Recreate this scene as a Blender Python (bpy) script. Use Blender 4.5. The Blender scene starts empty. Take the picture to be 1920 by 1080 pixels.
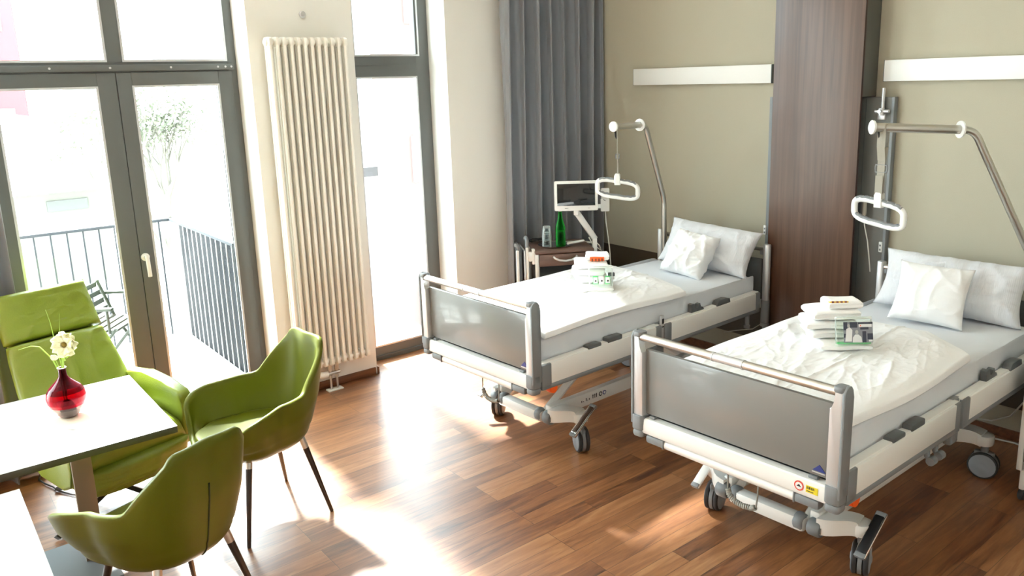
import bpy, bmesh, math, random
from mathutils import Vector, Matrix, noise

random.seed(7)
S = bpy.context.scene
COL = S.collection
PI = math.pi

# ------------------------------------------------------------------ camera
cam_d = bpy.data.cameras.new('camera')
cam = bpy.data.objects.new('camera', cam_d)
COL.objects.link(cam)
F_PX, PX, PY = 1497.45, 999.67, 473.92
yaw, pitch, roll = 0.8892, 0.2147, -0.0281
fwd = Vector((-math.sin(yaw) * math.cos(pitch), math.cos(yaw) * math.cos(pitch), -math.sin(pitch)))
rt = Vector((math.cos(yaw), math.sin(yaw), 0))
up = rt.cross(fwd)
r2 = rt * math.cos(roll) + up * math.sin(roll)
u2 = -rt * math.sin(roll) + up * math.cos(roll)
cam.matrix_world = Matrix(((r2.x, u2.x, -fwd.x, 5.3746), (r2.y, u2.y, -fwd.y, -5.0536), (r2.z, u2.z, -fwd.z, 2.2187), (0, 0, 0, 1)))
cam_d.sensor_width = 36
cam_d.lens = F_PX / 1920 * 36
cam_d.shift_x = (960 - PX) / 1920
cam_d.shift_y = (PY - 540) / 1920
cam_d.clip_start = 0.05
S.camera = cam

# ------------------------------------------------------------------ light
world = bpy.data.worlds.new('world')
S.world = world
world.use_nodes = True
wn = world.node_tree
bg = wn.nodes['Background']
bg.inputs['Color'].default_value = (0.85, 0.945, 1.0, 1)
bg.inputs['Strength'].default_value = 8.5
sun_d = bpy.data.lights.new('sun', 'SUN')
sun_d.energy = 19
sun_d.angle = math.radians(5)
sun_d.color = (1.0, 0.975, 0.94)
sun = bpy.data.objects.new('sun', sun_d)
COL.objects.link(sun)
sd = Vector((0.64, -0.05, -0.765))
sun.rotation_euler = sd.to_track_quat('-Z', 'Y').to_euler()


def portal(name, loc, sx, sz):
    d = bpy.data.lights.new(name, 'AREA')
    d.shape = 'RECTANGLE'
    d.size = sz
    d.size_y = sx
    d.cycles.is_portal = True
    o = bpy.data.objects.new(name, d)
    COL.objects.link(o)
    o.location = loc
    o.rotation_euler = Vector((1, 0, 0)).to_track_quat('-Z', 'Y').to_euler()
    return o


portal('window_portal', (-0.02, -3.83, 2.0), 4.0, 1.56)
portal('window_portal', (-0.02, -1.9, 2.0), 4.0, 0.8)
portal('window_portal', (-0.02, -7.05, 2.0), 4.0, 3.3)  # serves the unseen added window

S.view_settings.view_transform = 'Standard'
S.view_settings.look = 'None'
S.view_settings.exposure = 1.12
S.view_settings.gamma = 1
S.view_settings.use_curve_mapping = False
S.cycles.use_denoising = True
S.cycles.max_bounces = 10
S.cycles.diffuse_bounces = 6
S.cycles.glossy_bounces = 4
S.cycles.transparent_max_bounces = 12
S.cycles.sample_clamp_indirect = 8
S.cycles.caustics_reflective = False
S.cycles.caustics_refractive = False


# ------------------------------------------------------------------ materials
def nd(nt, t, **k):
    n = nt.nodes.new(t)
    for a, b in k.items():
        setattr(n, a, b)
    return n


def mat(name, col, rough=0.5, metal=0.0, spec=0.5, bump=0.0, bscale=60.0, var=0.0, coat=0.0, sheen=0.0, emit=None, vscale=(1, 1, 1), trans=0.0):
    m = bpy.data.materials.new(name)
    m.use_nodes = True
    nt = m.node_tree
    b = nt.nodes['Principled BSDF']
    c = tuple(col) + (1,)
    b.inputs['Base Color'].default_value = c
    b.inputs['Roughness'].default_value = rough
    b.inputs['Metallic'].default_value = metal
    b.inputs['Specular IOR Level'].default_value = spec
    b.inputs['Coat Weight'].default_value = coat
    b.inputs['Sheen Weight'].default_value = sheen
    b.inputs['Transmission Weight'].default_value = trans
    if emit:
        b.inputs['Emission Color'].default_value = tuple(emit[0]) + (1,)
        b.inputs['Emission Strength'].default_value = emit[1]
    tc = nd(nt, 'ShaderNodeTexCoord')
    mp = nd(nt, 'ShaderNodeMapping')
    mp.inputs['Scale'].default_value = vscale
    nt.links.new(tc.outputs['Object'], mp.inputs['Vector'])
    nz = nd(nt, 'ShaderNodeTexNoise')
    nz.inputs['Scale'].default_value = bscale
    nz.inputs['Detail'].default_value = 4
    nt.links.new(mp.outputs[0], nz.inputs['Vector'])
    if var > 0:
        mx = nd(nt, 'ShaderNodeMix', data_type='RGBA')
        mx.inputs['A'].default_value = tuple(x * (1 - var) for x in col) + (1,)
        mx.inputs['B'].default_value = tuple(min(1, x * (1 + var)) for x in col) + (1,)
        nt.links.new(nz.outputs['Fac'], mx.inputs['Factor'])
        nt.links.new(mx.outputs['Result'], b.inputs['Base Color'])
    if bump > 0:
        bp = nd(nt, 'ShaderNodeBump')
        bp.inputs['Strength'].default_value = bump
        bp.inputs['Distance'].default_value = 0.01
        nt.links.new(nz.outputs['Fac'], bp.inputs['Height'])
        nt.links.new(bp.outputs[0], b.inputs['Normal'])
    return m


def ramp(nt, stops):
    r = nd(nt, 'ShaderNodeValToRGB')
    e = r.color_ramp.elements
    while len(e) < len(stops):
        e.new(0.5)
    for i, (p, c) in enumerate(stops):
        e[i].position = p
        e[i].color = tuple(c) + (1,)
    return r


def wood_floor():
    m = bpy.data.materials.new('vinyl_plank_floor')
    m.use_nodes = True
    nt = m.node_tree
    b = nt.nodes['Principled BSDF']
    tc = nd(nt, 'ShaderNodeTexCoord')
    mp = nd(nt, 'ShaderNodeMapping')
    mp.inputs['Rotation'].default_value = (0, 0, PI / 2)
    nt.links.new(tc.outputs['Object'], mp.inputs['Vector'])
    br = nd(nt, 'ShaderNodeTexBrick')
    br.offset = 0.37
    br.offset_frequency = 3
    br.inputs['Scale'].default_value = 1
    br.inputs['Brick Width'].default_value = 0.92
    br.inputs['Row Height'].default_value = 0.104
    br.inputs['Mortar Size'].default_value = 0.0011
    br.inputs['Mortar Smooth'].default_value = 0.1
    br.inputs['Color1'].default_value = (0, 0, 0, 1)
    br.inputs['Color2'].default_value = (1, 1, 1, 1)
    nt.links.new(mp.outputs[0], br.inputs['Vector'])
    # grain runs along the plank, offset per plank
    sp = nd(nt, 'ShaderNodeMapping')
    sp.inputs['Scale'].default_value = (1.1, 11, 1)
    nt.links.new(mp.outputs[0], sp.inputs['Vector'])
    ad = nd(nt, 'ShaderNodeVectorMath', operation='MULTIPLY_ADD')
    ad.inputs[1].default_value = (9, 9, 9)
    nt.links.new(br.outputs['Color'], ad.inputs[0])
    nt.links.new(sp.outputs[0], ad.inputs[2])
    nz = nd(nt, 'ShaderNodeTexNoise')
    nz.inputs['Scale'].default_value = 2.2
    nz.inputs['Detail'].default_value = 7
    nz.inputs['Distortion'].default_value = 1.2
    nt.links.new(ad.outputs[0], nz.inputs['Vector'])
    fine = nd(nt, 'ShaderNodeTexNoise')
    fine.inputs['Scale'].default_value = 14
    fine.inputs['Detail'].default_value = 5
    nt.links.new(ad.outputs[0], fine.inputs['Vector'])
    rp = ramp(nt, [(0.27, (0.060, 0.018, 0.007)), (0.42, (0.20, 0.070, 0.022)), (0.57, (0.335, 0.135, 0.046)), (0.76, (0.47, 0.235, 0.098))])
    mix1 = nd(nt, 'ShaderNodeMix', data_type='FLOAT')
    mix1.inputs['Factor'].default_value = 0.3
    nt.links.new(nz.outputs['Fac'], mix1.inputs['A'])
    nt.links.new(br.outputs['Color'], mix1.inputs['B'])
    mix2 = nd(nt, 'ShaderNodeMix', data_type='FLOAT')
    mix2.inputs['Factor'].default_value = 0.18
    nt.links.new(mix1.outputs['Result'], mix2.inputs['A'])
    nt.links.new(fine.outputs['Fac'], mix2.inputs['B'])
    nt.links.new(mix2.outputs['Result'], rp.inputs['Fac'])
    dk = nd(nt, 'ShaderNodeMix', data_type='RGBA')
    dk.inputs['B'].default_value = (0.03, 0.012, 0.006, 1)
    nt.links.new(br.outputs['Fac'], dk.inputs['Factor'])
    nt.links.new(rp.outputs['Color'], dk.inputs['A'])
    nt.links.new(dk.outputs['Result'], b.inputs['Base Color'])
    b.inputs['Roughness'].default_value = 0.38
    b.inputs['Specular IOR Level'].default_value = 0.75
    b.inputs['Coat Weight'].default_value = 1.0
    b.inputs['Coat Roughness'].default_value = 0.37
    bp = nd(nt, 'ShaderNodeBump')
    bp.inputs['Strength'].default_value = 0.10
    bp.inputs['Distance'].default_value = 0.004
    nt.links.new(fine.outputs['Fac'], bp.inputs['Height'])
    nt.links.new(bp.outputs[0], b.inputs['Normal'])
    return m


def dark_wood(name, c0, c1, rough=0.3, sc=(38, 38, 1.3), coat=0.0):
    m = mat(name, c0, rough)
    nt = m.node_tree
    b = nt.nodes['Principled BSDF']
    tc = nd(nt, 'ShaderNodeTexCoord')
    mp = nd(nt, 'ShaderNodeMapping')
    mp.inputs['Scale'].default_value = sc
    nt.links.new(tc.outputs['Object'], mp.inputs['Vector'])
    nz = nd(nt, 'ShaderNodeTexNoise')
    nz.inputs['Scale'].default_value = 1.0
    nz.inputs['Detail'].default_value = 8
    nz.inputs['Distortion'].default_value = 0.4
    nt.links.new(mp.outputs[0], nz.inputs['Vector'])
    rp = ramp(nt, [(0.3, c0), (0.7, c1)])
    nt.links.new(nz.outputs['Fac'], rp.inputs['Fac'])
    nt.links.new(rp.outputs['Color'], b.inputs['Base Color'])
    b.inputs['Coat Weight'].default_value = coat
    b.inputs['Coat Roughness'].default_value = 0.3
    return m


def glass_pane():
    m = bpy.data.materials.new('window_glass')
    m.use_nodes = True
    nt = m.node_tree
    nt.nodes.clear()
    out = nd(nt, 'ShaderNodeOutputMaterial')
    tr = nd(nt, 'ShaderNodeBsdfTransparent')
    tr.inputs['Color'].default_value = (0.95, 0.98, 0.97, 1)
    gl = nd(nt, 'ShaderNodeBsdfGlossy')
    gl.inputs['Roughness'].default_value = 0.02
    lw = nd(nt, 'ShaderNodeLayerWeight')
    lw.inputs['Blend'].default_value = 0.5
    pwr = nd(nt, 'ShaderNodeMath', operation='POWER')
    pwr.inputs[1].default_value = 5
    nt.links.new(lw.outputs['Facing'], pwr.inputs[0])
    fr = nd(nt, 'ShaderNodeMath', operation='MULTIPLY_ADD')
    fr.inputs[1].default_value = 0.9
    fr.inputs[2].default_value = 0.025
    nt.links.new(pwr.outputs[0], fr.inputs[0])
    mx = nd(nt, 'ShaderNodeMixShader')
    nt.links.new(fr.outputs[0], mx.inputs[0])
    nt.links.new(tr.outputs[0], mx.inputs[1])
    nt.links.new(gl.outputs[0], mx.inputs[2])
    nt.links.new(mx.outputs[0], out.inputs['Surface'])
    return m


def clear(name, col, rough=0.05, alpha=0.35):
    """thin clear body: part transparent, part glossy"""
    m = bpy.data.materials.new(name)
    m.use_nodes = True
    nt = m.node_tree
    nt.nodes.clear()
    out = nd(nt, 'ShaderNodeOutputMaterial')
    tr = nd(nt, 'ShaderNodeBsdfTransparent')
    tr.inputs['Color'].default_value = tuple(col) + (1,)
    pr = nd(nt, 'ShaderNodeBsdfPrincipled')
    pr.inputs['Base Color'].default_value = tuple(col) + (1,)
    pr.inputs['Roughness'].default_value = rough
    mx = nd(nt, 'ShaderNodeMixShader')
    lw = nd(nt, 'ShaderNodeLayerWeight')
    lw.inputs['Blend'].default_value = alpha
    nt.links.new(lw.outputs['Facing'], mx.inputs[0])
    nt.links.new(tr.outputs[0], mx.inputs[1])
    nt.links.new(pr.outputs[0], mx.inputs[2])
    nt.links.new(mx.outputs[0], out.inputs['Surface'])
    return m


M = dict(
    floor=wood_floor(),
    wall_white=mat('painted_wall', (0.80, 0.795, 0.75), 0.85, bump=0.08, bscale=220),
    ceil=mat('ceiling_paint', (0.86, 0.86, 0.83), 0.9),
    beige=mat('beige_wall', (0.435, 0.41, 0.32), 0.8, bump=0.12, bscale=260, var=0.05),
    band=mat('brown_wainscot', (0.075, 0.06, 0.042), 0.5, bump=0.05),
    skirt=dark_wood('skirting_wood', (0.10, 0.035, 0.014), (0.22, 0.085, 0.035), 0.35, (30, 2, 30)),
    white=mat('white_lacquer', (0.82, 0.82, 0.79), 0.3, coat=0.2),
    cream=mat('radiator_enamel', (0.82, 0.81, 0.75), 0.28, coat=0.3),
    frame=mat('anthracite_frame', (0.115, 0.125, 0.122), 0.42, bump=0.04, bscale=400),
    frame2=mat('anthracite_seal', (0.02, 0.022, 0.022), 0.5),
    alu=mat('brushed_aluminium', (0.60, 0.61, 0.62), 0.34, 0.55, bump=0.03, bscale=300),
    chrome=mat('polished_chrome', (0.82, 0.82, 0.82), 0.08, 1.0),
    steel=mat('satin_steel', (0.58, 0.565, 0.52), 0.32, 1.0),
    grey=mat('grey_plastic', (0.20, 0.215, 0.225), 0.45, bump=0.04, bscale=500),
    dgrey=mat('dark_grey_plastic', (0.10, 0.11, 0.115), 0.45),
    panel=mat('grey_laminate', (0.20, 0.20, 0.192), 0.32, coat=0.3),
    bedwhite=mat('bed_white', (0.80, 0.80, 0.77), 0.32, coat=0.15),
    rubber=mat('black_rubber', (0.03, 0.03, 0.032), 0.6),
    black=mat('black_plastic', (0.012, 0.012, 0.013), 0.35),
    orange=mat('orange_plastic', (0.9, 0.12, 0.01), 0.4),
    blue=mat('blue_print', (0.03, 0.05, 0.22), 0.3),
    yellow=mat('yellow_sticker', (0.75, 0.62, 0.03), 0.5),
    red=mat('red_sticker', (0.7, 0.07, 0.04), 0.5),
    stick=mat('sticker_white', (0.8, 0.8, 0.78), 0.5),
    ink=mat('black_ink', (0.02, 0.02, 0.02), 0.6),
    cable=mat('white_cable', (0.62, 0.61, 0.56), 0.5),
    coil=mat('grey_cable', (0.34, 0.34, 0.31), 0.5),
    strap=mat('webbing_strap', (0.33, 0.31, 0.26), 0.8, bump=0.2, bscale=300),
    wood_panel=dark_wood('walnut_veneer', (0.058, 0.025, 0.013), (0.112, 0.054, 0.030), 0.4, coat=0.45),
    wood_ns=dark_wood('walnut_laminate', (0.10, 0.055, 0.04), (0.19, 0.115, 0.085), 0.35, (4, 4, 40)),
    darkwood=mat('dark_edge', (0.035, 0.012, 0.008), 0.4),
    board=mat('grey_wall_board', (0.15, 0.157, 0.15), 0.4),
    board2=mat('grey_service_duct', (0.10, 0.102, 0.09), 0.5),
    sheet=mat('fitted_sheet', (0.67, 0.70, 0.74), 0.85, bump=0.15, bscale=300, sheen=0.2),
    linen=mat('white_linen', (0.85, 0.86, 0.87), 0.85, bump=0.12, bscale=200, sheen=0.2),
    towel=mat('terry_towel', (0.93, 0.93, 0.92), 0.95, bump=0.35, bscale=420, sheen=0.5),
    curtain=mat('grey_curtain_cloth', (0.235, 0.25, 0.275), 0.85, bump=0.25, bscale=220, sheen=0.3, vscale=(1, 1, 6)),
    green=mat('green_fabric', (0.092, 0.108, 0.004), 0.42, spec=0.3, bump=0.06, bscale=300, var=0.06),
    leather=mat('green_leather', (0.20, 0.26, 0.025), 0.36, bump=0.12, bscale=130, var=0.06),
    seam=mat('dark_seam', (0.02, 0.03, 0.005), 0.6),
    seam_green=mat('green_stitching', (0.10, 0.16, 0.012), 0.6),
    legs=mat('black_leg_lacquer', (0.022, 0.018, 0.016), 0.35),
    table=mat('white_table_laminate', (0.55, 0.56, 0.55), 0.14, coat=0.2),
    tedge=mat('dark_table_edge', (0.055, 0.05, 0.045), 0.45),
    tleg=mat('bronze_column', (0.26, 0.225, 0.17), 0.38, 0.4),
    glass=glass_pane(),
    tumbler=clear('tumbler_glass', (0.93, 0.96, 0.96), 0.03, 0.35),
    bottle=clear('green_bottle_glass', (0.05, 0.55, 0.10), 0.05, 0.5),
    label=mat('green_label', (0.02, 0.32, 0.05), 0.4),
    tray=mat('silver_tray', (0.75, 0.76, 0.76), 0.16, 1.0),
    screen=mat('black_screen', (0.008, 0.009, 0.01), 0.06),
    ivory=mat('white_plastic', (0.80, 0.81, 0.79), 0.35),
    petal=mat('cream_petal', (0.86, 0.84, 0.58), 0.7),
    stem=mat('green_stem', (0.30, 0.44, 0.06), 0.6),
    pollen=mat('flower_centre', (0.22, 0.15, 0.02), 0.8),
    redglass=clear('red_vase_glass', (0.62, 0.015, 0.04), 0.04, 0.5),
    darkglass=clear('dark_red_vase_glass', (0.13, 0.008, 0.02), 0.04, 0.6),
    greyglass=clear('smoky_vase_glass', (0.36, 0.31, 0.30), 0.06, 0.4),
    paper=mat('cream_paper', (0.80, 0.76, 0.62), 0.8),
    pouch=clear('clear_pouch', (0.93, 0.97, 0.94), 0.15, 0.22),
    photo_grey=mat('print_mid_grey', (0.22, 0.23, 0.26), 0.5),
    photo_dark=mat('print_dark', (0.03, 0.035, 0.06), 0.5),
    photo_light=mat('print_light', (0.72, 0.72, 0.72), 0.5),
    mint=mat('mint_plastic', (0.25, 0.75, 0.42), 0.4),
    grn=mat('green_pack', (0.10, 0.55, 0.18), 0.4),
    gold=mat('yellow_wrapper', (0.85, 0.52, 0.02), 0.3),
    brown=mat('brown_wrapper', (0.22, 0.05, 0.02), 0.35),
    brass=mat('nickel_valve', (0.55, 0.52, 0.48), 0.3, 0.8),
    deck=mat('balcony_concrete', (0.62, 0.62, 0.60), 0.8, var=0.06, bscale=6),
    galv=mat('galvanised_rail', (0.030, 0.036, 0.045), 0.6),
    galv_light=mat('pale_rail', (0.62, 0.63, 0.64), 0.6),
    asphalt=mat('dark_screen_sheet', (0.026, 0.028, 0.031), 0.8, spec=0.08, var=0.5, bscale=2.5),
)


# ------------------------------------------------------------------ mesh builder
class G:
    """collects shapes; build() links them as ONE mesh object"""

    def __init__(s):
        s.bm = bmesh.new()
        s.mi = 0

    def _new(s, vs, fs, mi=None):
        bv = [s.bm.verts.new(v) for v in vs]
        out = []
        for f in fs:
            try:
                q = s.bm.faces.new([bv[i] for i in f])
                q.material_index = s.mi if mi is None else mi
                out.append(q)
            except ValueError:
                pass
        return bv, out

    def box(s, a, b, bev=0.0, seg=2, X=None):
        """box from corner a to corner b, optional bevel and transform"""
        (x0, y0, z0), (x1, y1, z1) = a, b
        x0, x1 = min(x0, x1), max(x0, x1)
        y0, y1 = min(y0, y1), max(y0, y1)
        z0, z1 = min(z0, z1), max(z0, z1)
        vs = [(x, y, z) for z in (z0, z1) for y in (y0, y1) for x in (x0, x1)]
        fs = [(0, 2, 3, 1), (4, 5, 7, 6), (0, 1, 5, 4), (2, 6, 7, 3), (0, 4, 6, 2), (1, 3, 7, 5)]
        t = bmesh.new()
        bv = [t.verts.new(v) for v in vs]
        for f in fs:
            t.faces.new([bv[i] for i in f])
        if bev > 0:
            bev = min(bev, 0.49 * min(x1 - x0, y1 - y0, z1 - z0))
            bmesh.ops.bevel(t, geom=t.edges[:], offset=bev, segments=seg, profile=0.5, affect='EDGES')
        s._merge(t, X)
        return s

    def _merge(s, t, X=None):
        if X is not None:
            bmesh.ops.transform(t, matrix=X, verts=t.verts)
        t.verts.index_update()
        vs = [v.co.copy() for v in t.verts]
        fs = [[v.index for v in f.verts] for f in t.faces]
        s._new(vs, fs)
        t.free()

    def tube(s, pts, r, n=12, cap=True, closed=False, flat=None):
        """sweep a circle (or ellipse: flat=(ra, rb)) along points; r may be a list"""
        P = [Vector(p) for p in pts]
        N = len(P)
        rs = r if isinstance(r, (list, tuple)) else [r] * N
        T = []
        for i in range(N):
            a = P[(i - 1) % N] if (closed or i > 0) else P[i]
            b = P[(i + 1) % N] if (closed or i < N - 1) else P[i]
            T.append((b - a).normalized())
        nrm = T[0].orthogonal().normalized()
        if flat is not None and len(flat) > 2:
            nrm = Vector(flat[2])
            nrm = (nrm - T[0] * nrm.dot(T[0])).normalized()
        rings = []
        for i in range(N):
            if i > 0:
                nrm = (nrm - T[i] * nrm.dot(T[i])).normalized()
            bn = T[i].cross(nrm)
            ring = []
            for k in range(n):
                a = 2 * PI * k / n
                ra, rb = (flat[0], flat[1]) if flat is not None else (rs[i], rs[i])
                ring.append(P[i] + nrm * (math.cos(a) * ra) + bn * (math.sin(a) * rb))
            rings.append(ring)
        vs = [v for g in rings for v in g]
        fs = []
        for i in range(N if closed else N - 1):
            j = (i + 1) % N
            for k in range(n):
                l = (k + 1) % n
                fs.append((i * n + k, i * n + l, j * n + l, j * n + k))
        if cap and not closed:
            fs.append(tuple(range(n))[::-1])
            fs.append(tuple((N - 1) * n + k for k in range(n)))
        s._new(vs, fs)
        return s

    def cyl(s, a, b, r, n=20, r1=None, bev=0.0):
        a, b = Vector(a), Vector(b)
        r1 = r if r1 is None else r1
        if bev > 0:
            d = (b - a).normalized()
            return s.tube([a, a + d * bev * 0.3, a + d * bev, b - d * bev, b - d * bev * 0.3, b], [r - bev, r - bev * 0.3, r, r1, r1 - bev * 0.3, r1 - bev], n)
        return s.tube([a, b], [r, r1], n)

    def lathe(s, prof, c=(0, 0, 0), n=32, ax='z'):
        vs = []
        c = Vector(c)
        for r, z in prof:
            for k in range(n):
                a = 2 * PI * k / n
                p = Vector((r * math.cos(a), r * math.sin(a), z))
                if ax == 'x':
                    p = Vector((p.z, p.x, p.y))
                elif ax == 'y':
                    p = Vector((p.x, p.z, p.y))
                vs.append(c + p)
        fs = []
        for i in range(len(prof) - 1):
            for k in range(n):
                l = (k + 1) % n
                fs.append((i * n + k, i * n + l, (i + 1) * n + l, (i + 1) * n + k))
        if prof[0][0] > 1e-5:
            fs.append(tuple(range(n))[::-1])
        if prof[-1][0] > 1e-5:
            fs.append(tuple((len(prof) - 1) * n + k for k in range(n)))
        s._new(vs, fs)
        return s

    def prism(s, poly, axis, lo, hi, bev=0.0, X=None):
        """extrude a 2D polygon along axis; poly in the two other axes order"""
        def p3(p, h):
            return {'x': (h, p[0], p[1]), 'y': (p[0], h, p[1]), 'z': (p[0], p[1], h)}[axis]
        n = len(poly)
        t = bmesh.new()
        bv = [t.verts.new(p3(p, lo)) for p in poly] + [t.verts.new(p3(p, hi)) for p in poly]
        t.faces.new([bv[i] for i in range(n)][::-1])
        t.faces.new([bv[n + i] for i in range(n)])
        for i in range(n):
            j = (i + 1) % n
            t.faces.new((bv[i], bv[j], bv[n + j], bv[n + i]))
        if bev > 0:
            es = [e for e in t.edges if abs((e.verts[0].co - e.verts[1].co)['xyz'.index(axis)]) < 1e-6]
            bmesh.ops.bevel(t, geom=es, offset=bev, segments=2, profile=0.5, affect='EDGES')
        s._merge(t, X)
        return s

    def grid(s, nu, nv, fn, closed_u=False):
        vs = [fn(i / (nu if closed_u else nu - 1), j / (nv - 1)) for i in range(nu) for j in range(nv)]
        fs = []
        for i in range(nu if closed_u else nu - 1):
            k = (i + 1) % nu
            for j in range(nv - 1):
                fs.append((i * nv + j, k * nv + j, k * nv + j + 1, i * nv + j + 1))
        s._new(vs, fs)
        return s

    def build(s, name, m, parent=None, smooth=40, T=None, solid=0.0, sub=0, **tags):
        bm = s.bm
        bmesh.ops.remove_doubles(bm, verts=bm.verts, dist=1e-5)
        if T is not None:
            for v in bm.verts:
                v.co = T(v.co)
        bmesh.ops.recalc_face_normals(bm, faces=bm.faces)
        me = bpy.data.meshes.new(name)
        bm.to_mesh(me)
        bm.free()
        for x in (m if isinstance(m, (list, tuple)) else [m]):
            me.materials.append(x)
        me.shade_smooth()
        if smooth < 180:
            me.set_sharp_from_angle(angle=math.radians(smooth))
        o = bpy.data.objects.new(name, me)
        COL.objects.link(o)
        if solid:
            md = o.modifiers.new('thick', 'SOLIDIFY')
            md.thickness = solid
            md.offset = -1
        if sub:
            md = o.modifiers.new('sub', 'SUBSURF')
            md.levels = md.render_levels = sub
        if parent is not None:
            o.parent = parent
        for k, v in tags.items():
            o[k] = v
        return o


def thing(name, label, cat, loc=(0, 0, 0), rz=0, group=None):
    o = bpy.data.objects.new(name, None)
    COL.objects.link(o)
    o.empty_display_size = 0.1
    o.location = loc
    o.rotation_euler = (0, 0, rz)
    o['label'] = label
    o['category'] = cat
    if group:
        o['group'] = group
    return o


def tag(o, label, cat, group=None):
    o['label'] = label
    o['category'] = cat
    if group:
        o['group'] = group
    return o


def struct(o):
    o['kind'] = 'structure'
    return o


def sm(a, b, t):
    t = max(0.0, min(1.0, (t - a) / (b - a)))
    return t * t * (3 - 2 * t)


def lerp(a, b, t):
    return a + (b - a) * t


def pw(x, pts):
    """piecewise smooth interpolation"""
    if x <= pts[0][0]:
        return pts[0][1]
    for (a, fa), (b, fb) in zip(pts, pts[1:]):
        if x <= b:
            return lerp(fa, fb, sm(a, b, x))
    return pts[-1][1]


def plin(x, pts):
    if x <= pts[0][0]:
        return pts[0][1]
    for (a, fa), (b, fb) in zip(pts, pts[1:]):
        if x <= b:
            return lerp(fa, fb, (x - a) / (b - a))
    return pts[-1][1]


def rz(a, c=(0, 0, 0)):
    return Matrix.Translation(c) @ Matrix.Rotation(a, 4, 'Z')


def basis(o, ex, ey, ez):
    m = Matrix.Identity(4)
    for i, e in enumerate((ex, ey, ez)):
        e = Vector(e)
        m[0][i], m[1][i], m[2][i] = e.x, e.y, e.z
    m[0][3], m[1][3], m[2][3] = o
    return m


def arc(c, r, a0, a1, n, plane='xz'):
    out = []
    for i in range(n + 1):
        a = lerp(a0, a1, i / n)
        u, v = r * math.cos(a), r * math.sin(a)
        if plane == 'xz':
            out.append((c[0] + u, c[1], c[2] + v))
        elif plane == 'yz':
            out.append((c[0], c[1] + u, c[2] + v))
        else:
            out.append((c[0] + u, c[1] + v, c[2]))
    return out


def rrect(x0, y0, x1, y1, r, n=4):
    out = []
    for cx, cy, a in ((x1 - r, y1 - r, 0), (x0 + r, y1 - r, PI / 2), (x0 + r, y0 + r, PI), (x1 - r, y0 + r, 1.5 * PI)):
        for i in range(n + 1):
            t = a + PI / 2 * i / n
            out.append((cx + r * math.cos(t), cy + r * math.sin(t)))
    return out


# ================================================================== SETTING
RX, RY, RZ = 6.4, -9.0, 4.15
struct(G().box((-0.34, RY, -0.1), (RX, 0.0, 0.0)).build('floor', M['floor']))
struct(G().box((-0.4, RY - .1, RZ), (RX + .1, 0.1, RZ + 0.1)).build('ceiling', M['ceil']))
W1a, W1b, W2a, W2b, W0a, W0b, WT = -4.61, -3.056, -2.296, -1.51, -8.7, -5.4, 3.9
g = G()
for a, b in ((0.0, W2b), (W2a, W1b), (W1a, W0b), (W0a, RY)):
    g.box((-0.34, a, 0), (0, b, RZ))
for a, b in ((W2a, W2b), (W1a, W1b), (W0a, W0b)):
    g.box((-0.34, a, WT), (0, b, RZ))
struct(g.build('wall_left', M['wall_white']))
struct(G().box((-0.34, 0, 0), (RX, 0.12, RZ)).build('wall_back', M['beige']))
struct(G().box((RX, RY, 0), (RX + .12, 0.12, RZ)).build('wall_right', M['wall_white']))
struct(G().box((-0.34, RY - .12, 0), (RX, RY, RZ)).build('wall_front', M['wall_white']))
struct(G().box((0.0, -0.006, 0.20), (RX, 0.0, 0.725)).build('trim_1', M['band']))
struct(G().box((0.0, -0.014, 0.0), (RX, -0.0, 0.058)).build('baseboard_back', M['skirt']))
g = G().box((0.0, W2a - .015, 0.0), (0.015, W1b, 0.058), .003)
g.box((-0.2, W2a, 0.0), (0.015, W2a + .014, 0.058), .003)
g.box((0.0, W2b, 0.0), (0.015, 0, 0.058), .003).box((0.0, RY, 0.0), (0.015, W1a, 0.058), .003)
struct(g.build('baseboard_left', M['skirt']))


def ring(g, x0, x1, ya, yb, za, zb, ga, gb, gc, gd, bev=.004):
    """rectangular frame: outer ya..yb, za..zb; glass ga..gb (y), gc..gd (z)"""
    g.box((x0, ya, za), (x1, ga, zb), bev)
    g.box((x0, gb, za), (x1, yb, zb), bev)
    g.box((x0, ga, za), (x1, gb, gc), bev)
    g.box((x0, ga, gd), (x1, gb, zb), bev)


def gasket(g, x, ga, gb, gc, gd, t=.012):
    ring(g, x - .01, x + .003, ga - .002, gb + .002, gc - .002, gd + .002, ga + t, gb - t, gc + t, gd - t, 0)


FX = -0.253
# window 1: the balcony door with its fixed lights above
w = thing('window_1', '', '')
del w['label'], w['category']
w['kind'] = 'structure'
g = G()
g.box((FX - .07, W1a, 0), (FX, W1a + .06, WT), .004).box((FX - .07, W1b - .062, 0), (FX, W1b, WT), .004)
g.box((FX - .07, W1a + .06, 0), (FX - .001, W1b - .062, .05)).box((FX - .07, W1a + .06, WT - .07), (FX - .001, W1b - .062, WT))
g.box((FX - .07, W1a + .06, 2.30), (FX - .001, W1b - .062, 2.393)).box((FX - .07, -3.86, 2.393), (FX - .0015, -3.768, WT - .07))
g.build('window_frame', M['frame'], w)
g = G()
gasket(g, FX, -4.55, -3.86, 2.393, WT - .07)
gasket(g, FX, -3.768, -3.118, 2.393, WT - .07)
g.build('glazing_seal', M['alu'], w)
for a, b in ((-4.55, -3.86), (-3.768, -3.118)):
    G().box((FX - .045, a - .01, 2.38), (FX - .035, b + .01, WT - .06)).build('pane', M['glass'], w)
rl = G().box((FX - .002, W1a + .01, 2.335), (FX + .022, -3.082, 2.374), .004).build('mounting_rail', M['frame'], w)
for y in (-4.18, -3.85, -3.49, -3.19, -3.14, -3.10):
    G().lathe([(.007, 0), (.007, .003), (0, .005)], (FX + .021, y, 2.355), 12, 'x').build('screw', M['alu'], rl)
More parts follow.
